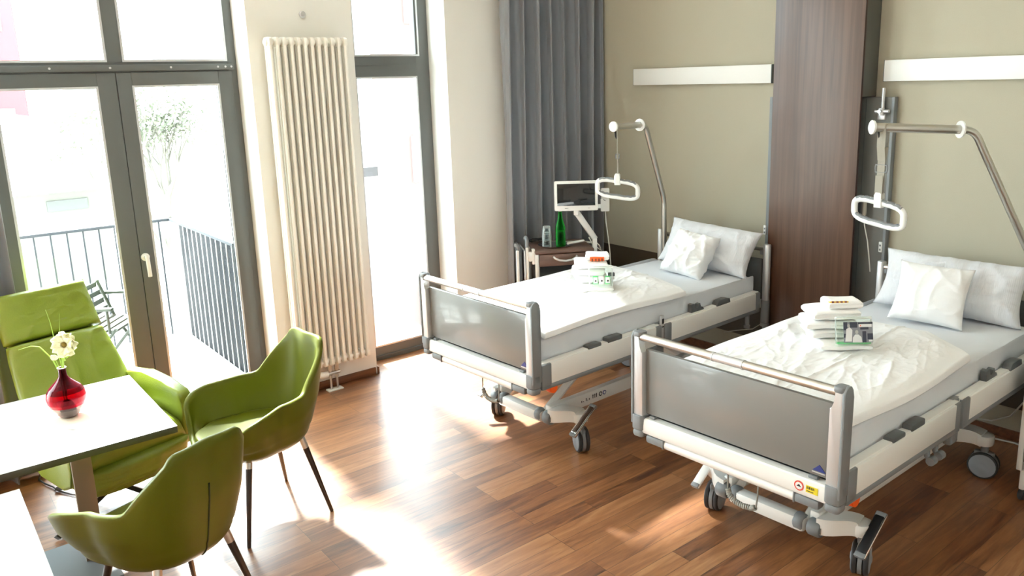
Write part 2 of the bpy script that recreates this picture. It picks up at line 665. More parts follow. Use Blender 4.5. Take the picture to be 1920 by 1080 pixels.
for i, (a, b, ga, gb) in enumerate(((-4.565, -3.824, -4.48, -3.931), (-3.820, -3.098, -3.733, -3.19))):
    g = G()
    ring(g, FX - .06, FX + .012, a, b, .03, 2.325, ga, gb, .121, 2.243)
    d = g.build('door_leaf', M['frame'], w)
    g = G()
    gasket(g, FX + .008, ga, gb, .121, 2.243)
    g.build('glazing_seal', M['alu'], d)
    G().box((FX - .03, ga - .01, .11), (FX - .02, gb + .01, 2.25)).build('pane', M['glass'], d)
    if i:
        h = G().lathe([(.026, 0), (.026, .008), (.02, .012), (0, .012)], (FX + .012, -3.792, 1.14), 20, 'x')
        h.tube([(FX + .02, -3.792, 1.14), (FX + .05, -3.792, 1.14)], .012, 12)
        h.tube([(FX + .052, -3.79, 1.158), (FX + .054, -3.789, 1.13), (FX + .054, -3.786, 1.03), (FX + .052, -3.786, 1.012)], .012, 12, flat=(.013, .009, (0, 1, 0)))
        h.build('handle', M['ivory'], d)
# window 2: tall narrow window
w = thing('window_2', '', '')
del w['label'], w['category']
w['kind'] = 'structure'
g = G()
ring(g, FX - .07, FX, W2a, W2b, 0, WT, W2a + .126, -1.63, .115, 2.263)
g.bm.clear()
g.box((FX - .07, W2a, 0), (FX, W2a + .126, WT), .004).box((FX - .07, -1.63, 0), (FX, W2b, WT), .004)
g.box((FX - .07, W2a + .126, 0), (FX - .001, -1.63, .115)).box((FX - .07, W2a + .126, 2.263), (FX - .001, -1.63, 2.42)).box((FX - .07, W2a + .126, WT - .07), (FX - .001, -1.63, WT))
g.box((FX - .002, W2a + .126, 2.352), (FX + .006, -1.63, 2.36)).box((FX - .002, W2a + .126, .03), (FX + .012, -1.63, .04), .002)
g.build('window_frame', M['frame'], w)
g = G()
gasket(g, FX, W2a + .126, -1.63, .115, 2.263)
gasket(g, FX, W2a + .126, -1.60, 2.42, WT - .07)
g.build('glazing_seal', M['alu'], w)
for a, b in ((.10, 2.27), (2.41, WT - .06)):
    G().box((FX - .045, W2a + .11, a), (FX - .035, -1.59, b)).build('pane', M['glass'], w)
# unseen extra window, added beyond the left edge to light the room
w = thing('added_window', '', '')
del w['label'], w['category']
w['kind'] = 'structure'
g = G()
ring(g, FX - .07, FX, W0a, W0b, 0, WT, W0a + .1, W0b - .1, .12, WT - .1)
g.build('window_frame', M['frame'], w)
G().box((FX - .045, W0a + .09, .1), (FX - .035, W0b - .09, WT - .09)).build('pane', M['glass'], w)

# ------------------------------------------------------------------ radiator
t = thing('column_radiator', 'tall cream column radiator on the white wall between the two windows', 'radiator', (0.08, -2.69, 0.19))
o = Vector((0.08, -2.69, 0.19))
NS, pit, y0, zb, zt = 12, 0.0485, -2.955, .205, 2.53
for i in range(NS):
    y = y0 + pit * i
    g = G()
    for dx in (-.036, 0, .036):
        g.tube([(.085 + dx, y, zb + .02), (.085 + dx, y, zt - .02)], .0132, 12)
    for z, s_ in ((zb, 1), (zt, -1)):
        pf = rrect(.085 - .052, z - .002 if s_ > 0 else z - .062, .085 + .052, z + .062 if s_ > 0 else z + .002, .022)
        g.prism([(p[0], p[1]) for p in pf], 'y', y - .0125, y + .0125, .004)
        g.tube([(.085, y - .025, z + s_ * .03), (.085, y + .025, z + s_ * .03)], .021, 16)
    ob = g.build('radiator_section', M['cream'], t, T=lambda v: v - o)
for y in (y0 - .032,):
    G().lathe([(.024, 0), (.024, .012), (.016, .016), (.012, .02), (0, .02)], Vector((.085, y0 - .012, zt - .03)) - o, 18, 'y').build('end_plug', M['cream'], t, T=lambda v: Vector((v.x, 2 * (y0 - .012 - o.y) - v.y, v.z)))
g = G()
yv = -2.72
g.tube([Vector((.085, yv, zb + .01)) - o, Vector((.085, yv, .155)) - o], .016, 14).tube([Vector((.085, yv + .05, zb + .01)) - o, Vector((.085, yv + .05, .155)) - o], .016, 14)
g.tube([Vector((.085, yv - .02, .135)) - o, Vector((.085, yv + .075, .135)) - o], .013, 14)
g.tube([Vector((.085, yv, .155)) - o, Vector((.085, yv, .01)) - o], .0085, 10).tube([Vector((.085, yv + .05, .155)) - o, Vector((.085, yv + .05, .01)) - o], .0085, 10)
g.tube([Vector((.085, yv, .12)) - o, Vector((.085, yv, .10)) - o], .014, 6).tube([Vector((.085, yv + .05, .12)) - o, Vector((.085, yv + .05, .10)) - o], .014, 6)
g.build('valve_block', M['brass'], t)
G().box(Vector((.055, yv - .035, 0)) - o, Vector((.115, yv + .085, .012)) - o, .005).build('pipe_collar', M['ivory'], t)
G().lathe([(.022, 0), (.024, .01), (.024, .05), (.018, .062), (0, .064)], (0, 0, 0), 18, 'y').build('thermostat_head', M['ivory'], t, T=lambda v: Vector((v.x + .085 - o.x, -v.y + yv - .02 - o.y, v.z + .135 - o.z)))
tag(G().lathe([(.022, 0), (.022, .012), (.017, .016), (.008, .017), (0, .014)], (0, -2.665, 2.689), 20, 'x').build('curtain_tieback_knob', M['alu'], smooth=30), 'small round metal knob on the white wall above the radiator', 'knob')

# ------------------------------------------------------------------ curtains


def curtain(name, label, ya, yb, xc, amp, per, z0, z1, seed, lean=0.0, xend=None):
    rnd = random.Random(seed)
    ph = [rnd.uniform(-.8, .8) for _ in range(60)]
    am = [rnd.uniform(.65, 1.2) for _ in range(60)]

    def f(u, v):
        z = lerp(z0, z1, v)
        L = yb - ya
        s = u * L / per
        k = int(s) % 60
        fr = s - int(s)
        a = lerp(am[k], am[(k + 1) % 60], fr)
        p = lerp(ph[k], ph[(k + 1) % 60], fr)
        w_ = s * 2 * PI + p + .35 * math.sin(z * 1.3 + k)
        x = xc + amp * a * (1 + .18 * (1 - v)) * math.sin(w_) + .012 * math.sin(3 * w_ + z)
        if xend is not None:
            x = lerp(x, xend, sm(.9, 1, u))
        y = ya + u * L + .028 * math.cos(w_) + lean * (1 - v)
        return (x, y, z)
    o = G().grid(int(abs(yb - ya) / per * 22), 30, f).build(name, M['curtain'], smooth=180, solid=.004)
    return tag(o, label, 'curtain')


curtain('window_curtain', 'long dark grey pleated curtain hanging in the corner beside the narrow window', -1.10, -0.03, .17, .062, .15, .015, 4.0, 3, -.035)
curtain('window_curtain', 'dark grey curtain behind the green recliner, at the left edge of the photo', -5.35, -4.60, .15, .06, .15, .015, 4.0, 5)

# ------------------------------------------------------------------ bed-head wall


def wall_lamp(x0, x1, label):
    t = thing('wall_lamp', label, 'lamp', (x0, 0, 2.138), 0, 'long white wall lamps above the beds')
    L = x1 - x0
    G().box((.004, -.05, .002), (L - .004, -.0, .134), .004).build('lamp_cover', M['ivory'], t)
    G().box((L - .004, -.048, .001), (L, 0, .133)).build('end_cap', M['grey'], t)
    G().box((0, -.048, .001), (.004, 0, .133)).build('end_cap', M['grey'], t)


wall_lamp(.601, 1.952, 'long white wall lamp above the bed nearer the windows, left of the walnut panel')
wall_lamp(2.775, 4.25, 'long white wall lamp right of the walnut panel, above the nearer bed')

M['lit_edge_grey'] = mat('lit_board_grey', (.20, .22, .235), .4)  # paler board grey, standing in for light caught along the edges
t = thing('service_column', 'tall walnut fronted service column with grey side between the two beds', 'wall panel', (2.39, -.1, 0))
o = Vector((2.39, -.1, 0))
sh = lambda v: v - o
G().box((2.068, -.192, 0.02), (2.711, -.174, 3.9), .001).build('wood_front', M['wood_panel'], t, T=sh)
G().box((2.7115, -.192, 0.02), (2.7125, -.174, 3.9)).box((2.068, -.1745, 0.02), (2.7125, -.1725, 3.9)).build('edge_band', M['darkwood'], t, T=sh)
G().box((2.09, -.172, 2.047), (2.712, 0, 3.9)).build('upper_duct', M['board2'], t, T=sh)
G().box((1.955, -.052, 0.0), (2.862, -.008, 2.042), .003).build('wall_board', M['board'], t, T=sh)
G().box((1.950, -.054, 0.0), (1.975, -.007, 2.043), .002).build('lit_edge', M['lit_edge_grey'], t, T=sh)  # board edge facing the windows, its reflected light put into the colour
G().box((2.845, -.054, 0.0), (2.864, -.007, 2.043), .002).build('lit_edge', M['lit_edge_grey'], t, T=sh)  # same pale strip repeated on the right edge
G().box((2.09, -.172, 0.0), (2.64, -.052, 2.04)).box((2.675, -.055, .1), (2.679, -.0515, 2.03)).build('inner_duct', M['dgrey'], t, T=sh)
g = G().tube([(2.80, -.075, 2.10), (2.80, -.075, 1.97)], .011, 10)
g.tube([(2.80, -.05, 1.955), (2.80, -.12, 1.955)], .012, 10).tube([(2.76, -.09, 1.955), (2.85, -.09, 1.955)], .012, 10).box((2.765, -.07, 1.90), (2.815, -.05, 1.94), .004)
g.tube([(2.80, -.09, 1.975), (2.80, -.09, 1.93)], .019, 12)
g.build('rail_clamp', M['alu'], t, T=sh)
for x, z in ((2.835, 1.07), (1.947, 1.07)):
    f = G().box((x - .012, -.06, z - .03), (x + .012, -.05, z + .04), .004).build('switch_plate', M['ivory'], t, T=sh)
    G().box((x - .005, -.062, z - .018), (x + .005, -.0595, z - .006)).box((x - .005, -.062, z + .01), (x + .005, -.0595, z + .022)).build('button', M['grey'], f, T=sh)
# black power plug and lead at the foot of the column
g = G().tube([(2.715, -.11, .66), (2.76, -.12, .655)], .014, 8)
g.tube([(2.76, -.12, .655), (2.80, -.14, .64), (2.84, -.17, .60), (2.87, -.2, .52), (2.88, -.18, .3)], .005, 8)
g.build('power_lead', M['black'], t, T=sh)
# ================================================================== BEDS
BED = {1: (1.178, -2.520, .053, .033), 2: (2.90, -2.413, .053, .005)}


def bed_frame(b):
    """origin, turn, and the local mapping (the frames stand a touch out of square)"""
    x0, y0, a, s = BED[b]
    k, c = math.sin(a - s), math.cos(a - s)
    return (x0, y0, 0), a, (lambda v: Vector((v.x + v.y * k, v.y * c, v.z)))


def bed_world(b, p):
    o, a, T = bed_frame(b)
    return rz(a, o) @ T(Vector(p))


def castor(parent, T, x, y, ang, name='castor', pedal=None):
    """twin wheel castor, wheels rolling along direction ang"""
    X = rz(ang, (x, y, 0))
    g = G()
    for sx in (-1, 1):
        prof = [(.0, .010), (.05, .010), (.062, .012), (.072, .014), (.0755, .020), (.0755, .030), (.072, .034), (.066, .036)]
        f = [(r_, sx * h_) for r_, h_ in prof]
        g.lathe(f, (0, 0, .0755), 28, 'x')
    cst = g.build(name, M['rubber'], parent, T=lambda v: T(X @ v))
    g = G()
    for sx in (-1, 1):
        g.lathe([(.066, sx * .036), (.06, sx * .039), (.03, sx * .041), (.02, sx * .043), (.012, sx * .046), (0, sx * .046)], (0, 0, .0755), 24, 'x')
    g.build('wheel_cover', M['wheelgrey'], cst, T=lambda v: T(X @ v))
    g = G()
    g.lathe([(.0, -.009), (.074, -.009), (.074, .009), (0, .009)], (0, 0, .0755), 24, 'x')
    g.tube([(0, 0, .14), (0, 0, .185)], .02, 14)
    g.box((-.016, -.05, .10), (.016, .05, .155), .012)
    g.build('castor_housing', M['grey'], cst, T=lambda v: T(X @ v))
    return cst


M['wheelgrey'] = mat('grey_wheel_disc', (0.27, 0.30, 0.33), 0.4)


M['cream_board'] = M['bedwhite']


def make_bed(b, label):
    o, a, T = bed_frame(b)
    bed = thing('hospital_bed', label, 'bed', o, a, 'adjustable hospital beds')

    def P(g, name, m, par=None, **k):
        return g.build(name, M[m], par or bed, T=T, **k)
    # --- foot board
    fb = P(G().box((.045, -.012, .652), (.980, .010, .971), .003), 'footboard_panel', 'panel')
    if True:
        P(G().prism([(.900, .673), (.956, .673), (.929, .702)], 'y', -.0145, -.0125), 'maker_emblem', 'blue', fb)
        P(G().box((.898, -.0142, .664), (.953, -.0122, .669)), 'emblem_trim', 'alu', fb)
    for sx, x in ((-1, .022), (1, 1.0)):
        g = G()
        # front profile: narrow beside the hand rail, wider below it
        xi = x - sx * .028
        xm = x - sx * .008
        xo = x + sx * .026
        pts = [(xo, .60), (xo, 1.035), (x + sx * .014, 1.05), (x, 1.054), (xm, 1.048), (xm, .99), (xm - sx * .006, .972), (xi, .962), (xi, .60)]
        g.prism(pts, 'y', -.042, -.006, .004)
        p = P(g, 'footboard_post', 'alu')
        g = G()
        pr = [(-.048, .60), (-.048, 1.03), (-.036, 1.052), (-.018, 1.06), (.0, 1.056), (.012, 1.04), (.016, 1.01), (.016, .60)]
        lo, hi = (x + sx * .022, x + sx * .036)
        g.prism(pr, 'x', min(lo, hi), max(lo, hi), .005)
        g.prism(rrect(x - .02, -.046, x + .03, .012, .018), 'z', 1.03, 1.056, .008) if sx > 0 else g.prism(rrect(x - .03, -.046, x + .02, .012, .018), 'z', 1.03, 1.056, .008)
        P(g, 'post_cover', 'grey', p)
        g = G()
        g.prism(rrect(x - .032, -.052, x + .036, .018, .02), 'z', .572, .646, .005)
        g.prism(rrect(x - .030, -.050, x + .034, .016, .02), 'z', .534, .5715, .012)
        P(g, 'post_foot', 'grey', p)
    r = P(G().tube([(.01, -.020, 1.030), (1.01, -.020, 1.030)], .019, 20), 'hand_rail', 'steel')
    P(G().tube([(.43, -.020, 1.030), (.575, -.020, 1.030)], .0196, 20).tube([(.425, -.02, 1.03), (.432, -.02, 1.03)], .0215, 20).tube([(.573, -.02, 1.03), (.58, -.02, 1.03)], .0215, 20), 'rail_joiner', 'alu', r)
    bm_ = P(G().prism([(-.036, .560), (.014, .560), (.016, .57), (.016, .625), (.010, .634), (-.030, .634), (-.037, .628), (-.040, .60), (-.040, .57)], 'x', .05, .980), 'foot_beam', 'bedwhite')
    if b == 2:
        st = P(G().lathe([(0, -.0415), (.021, -.0415), (.021, -.0405)], (.862, 0, .598), 28, 'y'), 'round_sticker', 'red', bm_)
        g = G().lathe([(0, -.0422), (.0155, -.0422), (.0155, -.0412)], (.862, 0, .598), 28, 'y')
        q = P(G().lathe([(0, -.0422), (.0155, -.0422), (.0155, -.0412)], (.862, 0, .598), 28, 'y'), 'sticker_face', 'stick', bm_)
        P(G().prism([(.852, .595), (.873, .595), (.8625, .606)], 'y', -.0428, -.0421), 'sticker_mark', 'ink', bm_)
        y_ = P(G().box((.892, -.0416, .583), (.943, -.0405, .613)), 'barcode_sticker', 'yellow', bm_)
        g = G()
        for x_, w_ in ((.896, .003), (.901, .0015), (.905, .004), (.911, .002), (.9155, .003), (.921, .0035), (.927, .0012)):
            g.box((x_, -.0422, .598), (x_ + w_, -.0412, .609))
        P(g, 'barcode_bars', 'ink', y_)
        P(G().box((.896, -.0422, .588), (.925, -.0412, .591)), 'barcode_text', 'ink', y_)
    P(G().box((.885, -.02, .634), (.925, .004, .648), .004), 'beam_stop', 'grey', bm_)
    P(G().box((.075, -.02, .634), (.105, .004, .648), .004), 'beam_stop', 'grey', bm_)
    bp = P(G().tube([(.17, -.012, .532), (.835, -.012, .532)], .02, 16, flat=(.020, .024, (0, 1, 0))), 'bumper_tube', 'bedwhite')
    for x0_, x1_ in ((.065, .172), (.833, .945)):
        P(G().box((x0_, -.036, .514), (x1_, .014, .556), .012).box((x0_ + (.098 if x0_ < .5 else 0), -.038, .512), (x0_ + (.107 if x0_ < .5 else .009), .016, .558), .008), 'bumper_end', 'grey', bp)
    # --- side rails (two a side)
    for sx in (1, -1):
        xo = 1.032 if sx > 0 else -.032
        xi = xo - sx * .035
        for ya, yb in ((.02, 1.03), (1.052, 2.11)):
            g = G()
            for e0, e1 in ((ya, ya + .075), (yb - .06, yb)):
                g.box((xi + sx * .006, e0, .548), (xo, e1, .694), .010)
            g.box((xi + sx * .004, ya, .545), (xo, yb, .578), .010)
            sr = P(g, 'side_rail', 'grey')
            P(G().box((xi + sx * .012, ya + .07, .574), (xo - sx * .001, yb - .055, .693), .004), 'rail_panel', 'bedwhite', sr)
            P(G().box((xi - sx * .02, ya + .004, .676), (xo - sx * .012, yb - .01, .699), .004).box((xi, ya, .56), (xi + sx * .012, ya + .015, .69), .003), 'rail_top_board', 'cream_board', sr)
            if ya < 1:
                P(G().box((xi - sx * .02, .385, .688), (xo - sx * .006, .495, .714), .009), 'rail_grip', 'dgrey', sr)
                P(G().box((xi - sx * .02, .548, .688), (xo - sx * .006, .672, .722), .009), 'rail_grip', 'dgrey', sr)
            else:
                pr = [(1.35, .69), (1.35, .752), (1.372, .757), (1.386, .752), (1.392, .722), (1.412, .717), (1.424, .742), (1.444, .746), (1.450, .718), (1.475, .715), (1.49, .69)]
                P(G().prism(pr, 'x', min(xi - sx * .02, xi + sx * .012), max(xi - sx * .02, xi + sx * .012), .003), 'rail_hook', 'dgrey', sr)
                P(G().prism([(1.60, .69), (1.605, .71), (1.625, .728), (1.70, .732), (1.745, .722), (1.755, .69)], 'x', min(xi - sx * .015, xo - sx * .004), max(xi - sx * .015, xo - sx * .004), .005), 'rail_grip', 'dgrey', sr)
        # linkage below the rails
        P(G().box((xi - sx * .03, 1.0, .47), (xi + sx * .01, 1.08, .70), .01), 'rail_linkage', 'grey')
        for yh in (.78, .86):
            P(G().tube([(xi, yh, .56), (xi, yh, .495), (xi + sx * .01, yh, .48), (xo, yh, .478)], .013, 10).tube([(xo - sx * .012, yh - .018, .478), (xo - sx * .012, yh + .018, .478)], .02, 14), 'accessory_hook', 'grey')
        P(G().tube([(xo - sx * .02, 1.98, .55), (xo - sx * .02, 1.98, .455)], .016, 14).tube([(xo - sx * .02, 1.98, .475), (xo - sx * .02, 1.98, .455)], .022, 14), 'accessory_hook', 'grey')
    P(G().lathe([(0, -.02), (.028, -.02), (.03, .0), (.028, .02), (0, .02)], (1.0, .115, .535), 20, 'x'), 'release_button', 'orange')
    # --- mattress platform
    P(G().box((.06, .03, .56), (.965, 2.14, .600), .006).box((.04, .04, .545), (.08, 2.12, .60), .004).box((.94, .04, .545), (.98, 2.12, .60), .004), 'mattress_platform', 'dgrey')
    # --- head board
    hb = P(G().box((.05, 2.236, .60), (.95, 2.256, .90), .004), 'headboard_panel', 'dgrey')
    for sx, x in ((-1, .02), (1, .985)):
        p = P(G().prism(rrect(x - .026, 2.222, x + .026, 2.270, .02), 'z', .45, 1.012, .008), 'headboard_post', 'alu')
        P(G().prism(rrect(x - .029, 2.219, x + .029, 2.273, .02), 'z', .43, .60, .005).prism(rrect(x - .03, 2.218, x + .03, 2.274, .02), 'z', .40, .43, .005), 'post_foot', 'grey', p)
        P(G().box((x - sx * .02, 2.23, .93), (x - sx * .055, 2.262, .985), .012), 'rail_socket', 'grey', p)
    P(G().tube([(.03, 2.246, .975), (.97, 2.246, .975)], .017, 18), 'head_rail', 'steel')
    P(G().box((.05, 2.22, .53), (.95, 2.27, .60), .006), 'head_beam', 'bedwhite')
    # --- chassis
    g = G()
    for x in (.72, .26):
        g.box((x - .025, .34, .185), (x + .025, 1.80, .275), .012)
    ch = P(g, 'chassis_rails', 'bedwhite')
    g = G()
    g.box((.29, .30, .165), (.69, .37, .235), .018)
    P(g, 'cross_tube', 'bedwhite', ch)
    P(G().box((.26, 1.72, .18), (.72, 1.79, .26), .015), 'cross_tube', 'bedwhite', ch)
    for x, w_ in ((.735, .03), (.660, .024), (.245, .03), (.315, .024)):
        P(G().tube([(x - w_, .335, .205), (x - w_ + .008, .335, .205), (x + w_ - .008, .335, .205), (x + w_, .335, .205)], [.036, .042, .042, .036], 24), 'pivot_sleeve', 'grey', ch)
    P(G().tube([(.764, .335, .205), (.770, .335, .205)], .026, 20), 'pivot_cap', 'grey', ch)
    # curved arms that carry the castors
    for sx in (1, -1):
        for yw, s2 in ((.45, 1), (1.76, -1)):
            xc = .5 + sx * .38
            pts = []
            n = 10
            for i in range(n + 1):
                u = i / n
                pts.append((lerp(.5 + sx * .245, xc, u), (.36 if s2 > 0 else 1.74) + (yw - (.36 if s2 > 0 else 1.74)) * sm(.1, 1, u), .222 + .012 * math.sin(PI * u)))
            g = G()
            vs, fs = [], []
            for i, p_ in enumerate(pts):
                d = Vector(pts[min(i + 1, n)]) - Vector(pts[max(i - 1, 0)])
                d.z = 0
                d.normalize()
                nr = Vector((-d.y, d.x, 0))
                w_ = .047
                hz = lerp(.040, .033, i / n)
                for q, zz in ((-1, -1), (-1, 1), (1, 1), (1, -1)):
                    c_ = Vector(p_) + nr * w_ * q
                    vs.append((c_.x, c_.y, c_.z + hz * zz))
            for i in range(n):
                for k in range(4):
                    l = (k + 1) % 4
                    fs.append((i * 4 + k, i * 4 + l, i * 4 + 4 + l, i * 4 + 4 + k))
            fs += [(3, 2, 1, 0), (n * 4, n * 4 + 1, n * 4 + 2, n * 4 + 3)]
            g._new(vs, fs)
            bmesh.ops.bevel(g.bm, geom=[e for e in g.bm.edges if len(e.link_faces) == 2 and e.calc_face_angle() > .6], offset=.012, segments=3, profile=.5, affect='EDGES')
            g.prism(rrect(xc - .05, yw - .05, xc + .05, yw + .05, .045), 'z', .19, .252, .012)
            P(g, 'castor_arm', 'bedwhite', ch)
            castor(bed, T, xc + sx * .01, yw + .0, (math.radians({1: 62, 2: 22}[b]) if sx > 0 else math.radians({1: 38, 2: 16}[b])) if s2 > 0 else math.radians(-80))
    # lift arms from the pivots up to the lying surface
    for x in (.675, .305):
        g = G().tube([(x, .345, .21), (x, .80, .50), (x, .86, .53)], .03, 4, flat=(.022, .034, (1, 0, 0)))
        P(g, 'lift_arm', 'bedwhite', ch, smooth=30)
        P(G().tube([(x, 1.75, .23), (x, 1.30, .50), (x, 1.24, .53)], .03, 4, flat=(.022, .034, (1, 0, 0))), 'lift_arm', 'bedwhite', ch, smooth=30)
    P(G().box((.40, .55, .42), (.60, 1.5, .53), .03).box((.62, .60, .40), (.70, .80, .52), .02), 'motor_housing', 'bedwhite', ch)
    # printed symbols on the long chassis rail
    g = G()
    for i, (y_, h_) in enumerate(((.60, .012), (.615, .006), (.64, .02), (.652, .004), (.668, .012), (.70, .024), (.716, .024), (.732, .024))):
        g.box((.745, y_, .222), (.7462, y_ + .006, .222 + h_))
    for y_ in (.70, .716, .732):
        g.prism([(y_ - .003, .24), (y_ + .009, .24), (y_ + .003, .251)], 'x', .745, .7462)
    P(g, 'printed_symbols', 'ink', ch)
    for y_, m_ in ((.772, 'ink'), (.808, 'blue')):
        c_ = P(G().lathe([(0, .7465), (.015, .7465), (.015, .745)], (0, y_, .234), 20, 'x'), 'round_symbol', m_, ch)
        P(G().lathe([(0, .7472), (.009, .7472), (.009, .7462)], (0, y_, .234), 16, 'x').lathe([(0, .7478), (.004, .7478), (.004, .747)], (0, y_, .234), 12, 'x'), 'symbol_centre', 'stick', ch)
    # brake pedals
    A, B_ = Vector((.945, .50, .292)), Vector((.945, .325, .160))
    d = (B_ - A).normalized()
    X = basis((A + B_) / 2, (1, 0, 0), d, Vector((1, 0, 0)).cross(d))
    X = X if b == 2 else X
    pd = P(G().box((-.026, -.115, -.006), (.026, .115, .006), .004, X=X), 'brake_pedal', 'chrome')
    P(G().box((-.021, -.098, -.011), (.021, .098, .0125), .006, X=X), 'pedal_inlay', 'black' if b == 2 else 'chrome', pd)
    P(G().box((-.024, -.118, -.010), (.024, -.092, .014), .006, X=X).box((-.024, .092, -.010), (.024, .118, .014), .006, X=X), 'pedal_pad', 'grey', pd)
    A, B_ = Vector((.085, .45, .27)), Vector((.085, .315, .165))
    d = (B_ - A).normalized()
    X = basis((A + B_) / 2, (1, 0, 0), d, Vector((1, 0, 0)).cross(d))
    pd = P(G().box((-.024, -.09, -.008), (.024, .09, .008), .006, X=X), 'brake_pedal', 'bedwhite')
    P(G().box((-.022, .068, -.012), (.022, .092, .012), .005, X=X), 'pedal_pad', 'grey', pd)
    # coiled cable under the foot beam
    ctrl = [Vector(p_) for p_ in ((.468, .05, .400), (.476, .05, .372), (.505, .05, .352), (.545, .05, .345), (.590, .05, .352), (.610, .05, .362))]
    dense = []
    for i in range(len(ctrl) - 1):
        for k in range(8):
            dense.append(ctrl[i].lerp(ctrl[i + 1], k / 8))
    pts = []
    n = len(dense)
    turns = 20
    tot = turns * 10
    for i in range(tot):
        u = i / (tot - 1) * (n - 1.001)
        p_ = dense[int(u)].lerp(dense[int(u) + 1], u - int(u))
        t_ = (dense[int(u) + 1] - dense[int(u)]).normalized()
        n1 = Vector((0, 1, 0))
        n2 = t_.cross(n1)
        w_ = 2 * PI * turns * i / tot
        pts.append(p_ + n1 * (.0095 * math.cos(w_)) + n2 * (.0095 * math.sin(w_)))
    P(G().tube([(.478, .05, .53), (.467, .05, .47), (.467, .05, .40)] + pts + [(.612, .05, .365), (.618, .05, .42), (.622, .05, .53)], .0042, 6), 'coiled_cable', 'coil', smooth=180)
    P(G().tube([(.63, .5, .50), (.66, .45, .42), (.70, .42, .38), (.72, .46, .44), (.70, .55, .5)], .006, 8), 'motor_cable', 'cable')
    P(G().box((.625, .44, .42), (.64, .47, .44), .003), 'cable_tag', 'yellow')
    return bed, P


bed1, P1 = make_bed(1, 'white and grey hospital bed nearer the windows, brightly lit footboard, left of the other bed')
bed2, P2 = make_bed(2, 'nearest hospital bed at the right, shaded grey footboard with red and yellow stickers')
# hand control standing between the rails of the far bed
g = G().box((1.005, 1.028, .60), (1.025, 1.058, .752), .005)
hc = P1(g, 'bed_control', 'alu')
P1(G().box((1.0245, 1.034, .70), (1.0262, 1.052, .732)).box((1.0245, 1.034, .676), (1.0262, 1.052, .684)), 'control_display', 'black', hc)


# ------------------------------------------------------------------ grab poles with hanging handles
def grab_pole(b, base, kink, elbow, end, label):
    o = bed_world(b, base)
    t = thing('grab_pole', label, 'grab pole', o, 0)
    W = [bed_world(b, p) - o for p in (base, kink, elbow, end)]
    p0, p1, p2, p3 = W
    # rounded bends
    def bend(a, c, e, r):
        d1, d2 = (a - c).normalized(), (e - c).normalized()
        s_, f_ = c + d1 * r, c + d2 * r
        return [(s_ * (1 - u) * (1 - u) + c * 2 * u * (1 - u) + f_ * u * u) for u in [k / 8 for k in range(9)]]
    pts = [p0] + bend(p0, p1, p2, .06) + bend(p1, p2, p3, .06) + [p3]
    nb = len(pts)
    G().tube(pts, [.0200] * (nb - 2) + [.0235, .0235], 18).build('pole', M['steel'], t, smooth=60)
    d = (p3 - p2).normalized()
    q = p2 + d * .075
    z_ = Vector((0, 0, 1))
    f = G().tube([q - d * .006, q - d * .004, q + d * .004, q + d * .006], [.040, .045, .045, .040], 28).build('stop_ring', M['ivory'], t)
    c_ = p3
    G().tube([c_ - d * .004, c_, c_ + d * .010, c_ + d * .014], [.030, .036, .036, .030], 24, flat=None).build('end_cap', M['ivory'], t)
    return t, o, p3 + o, d


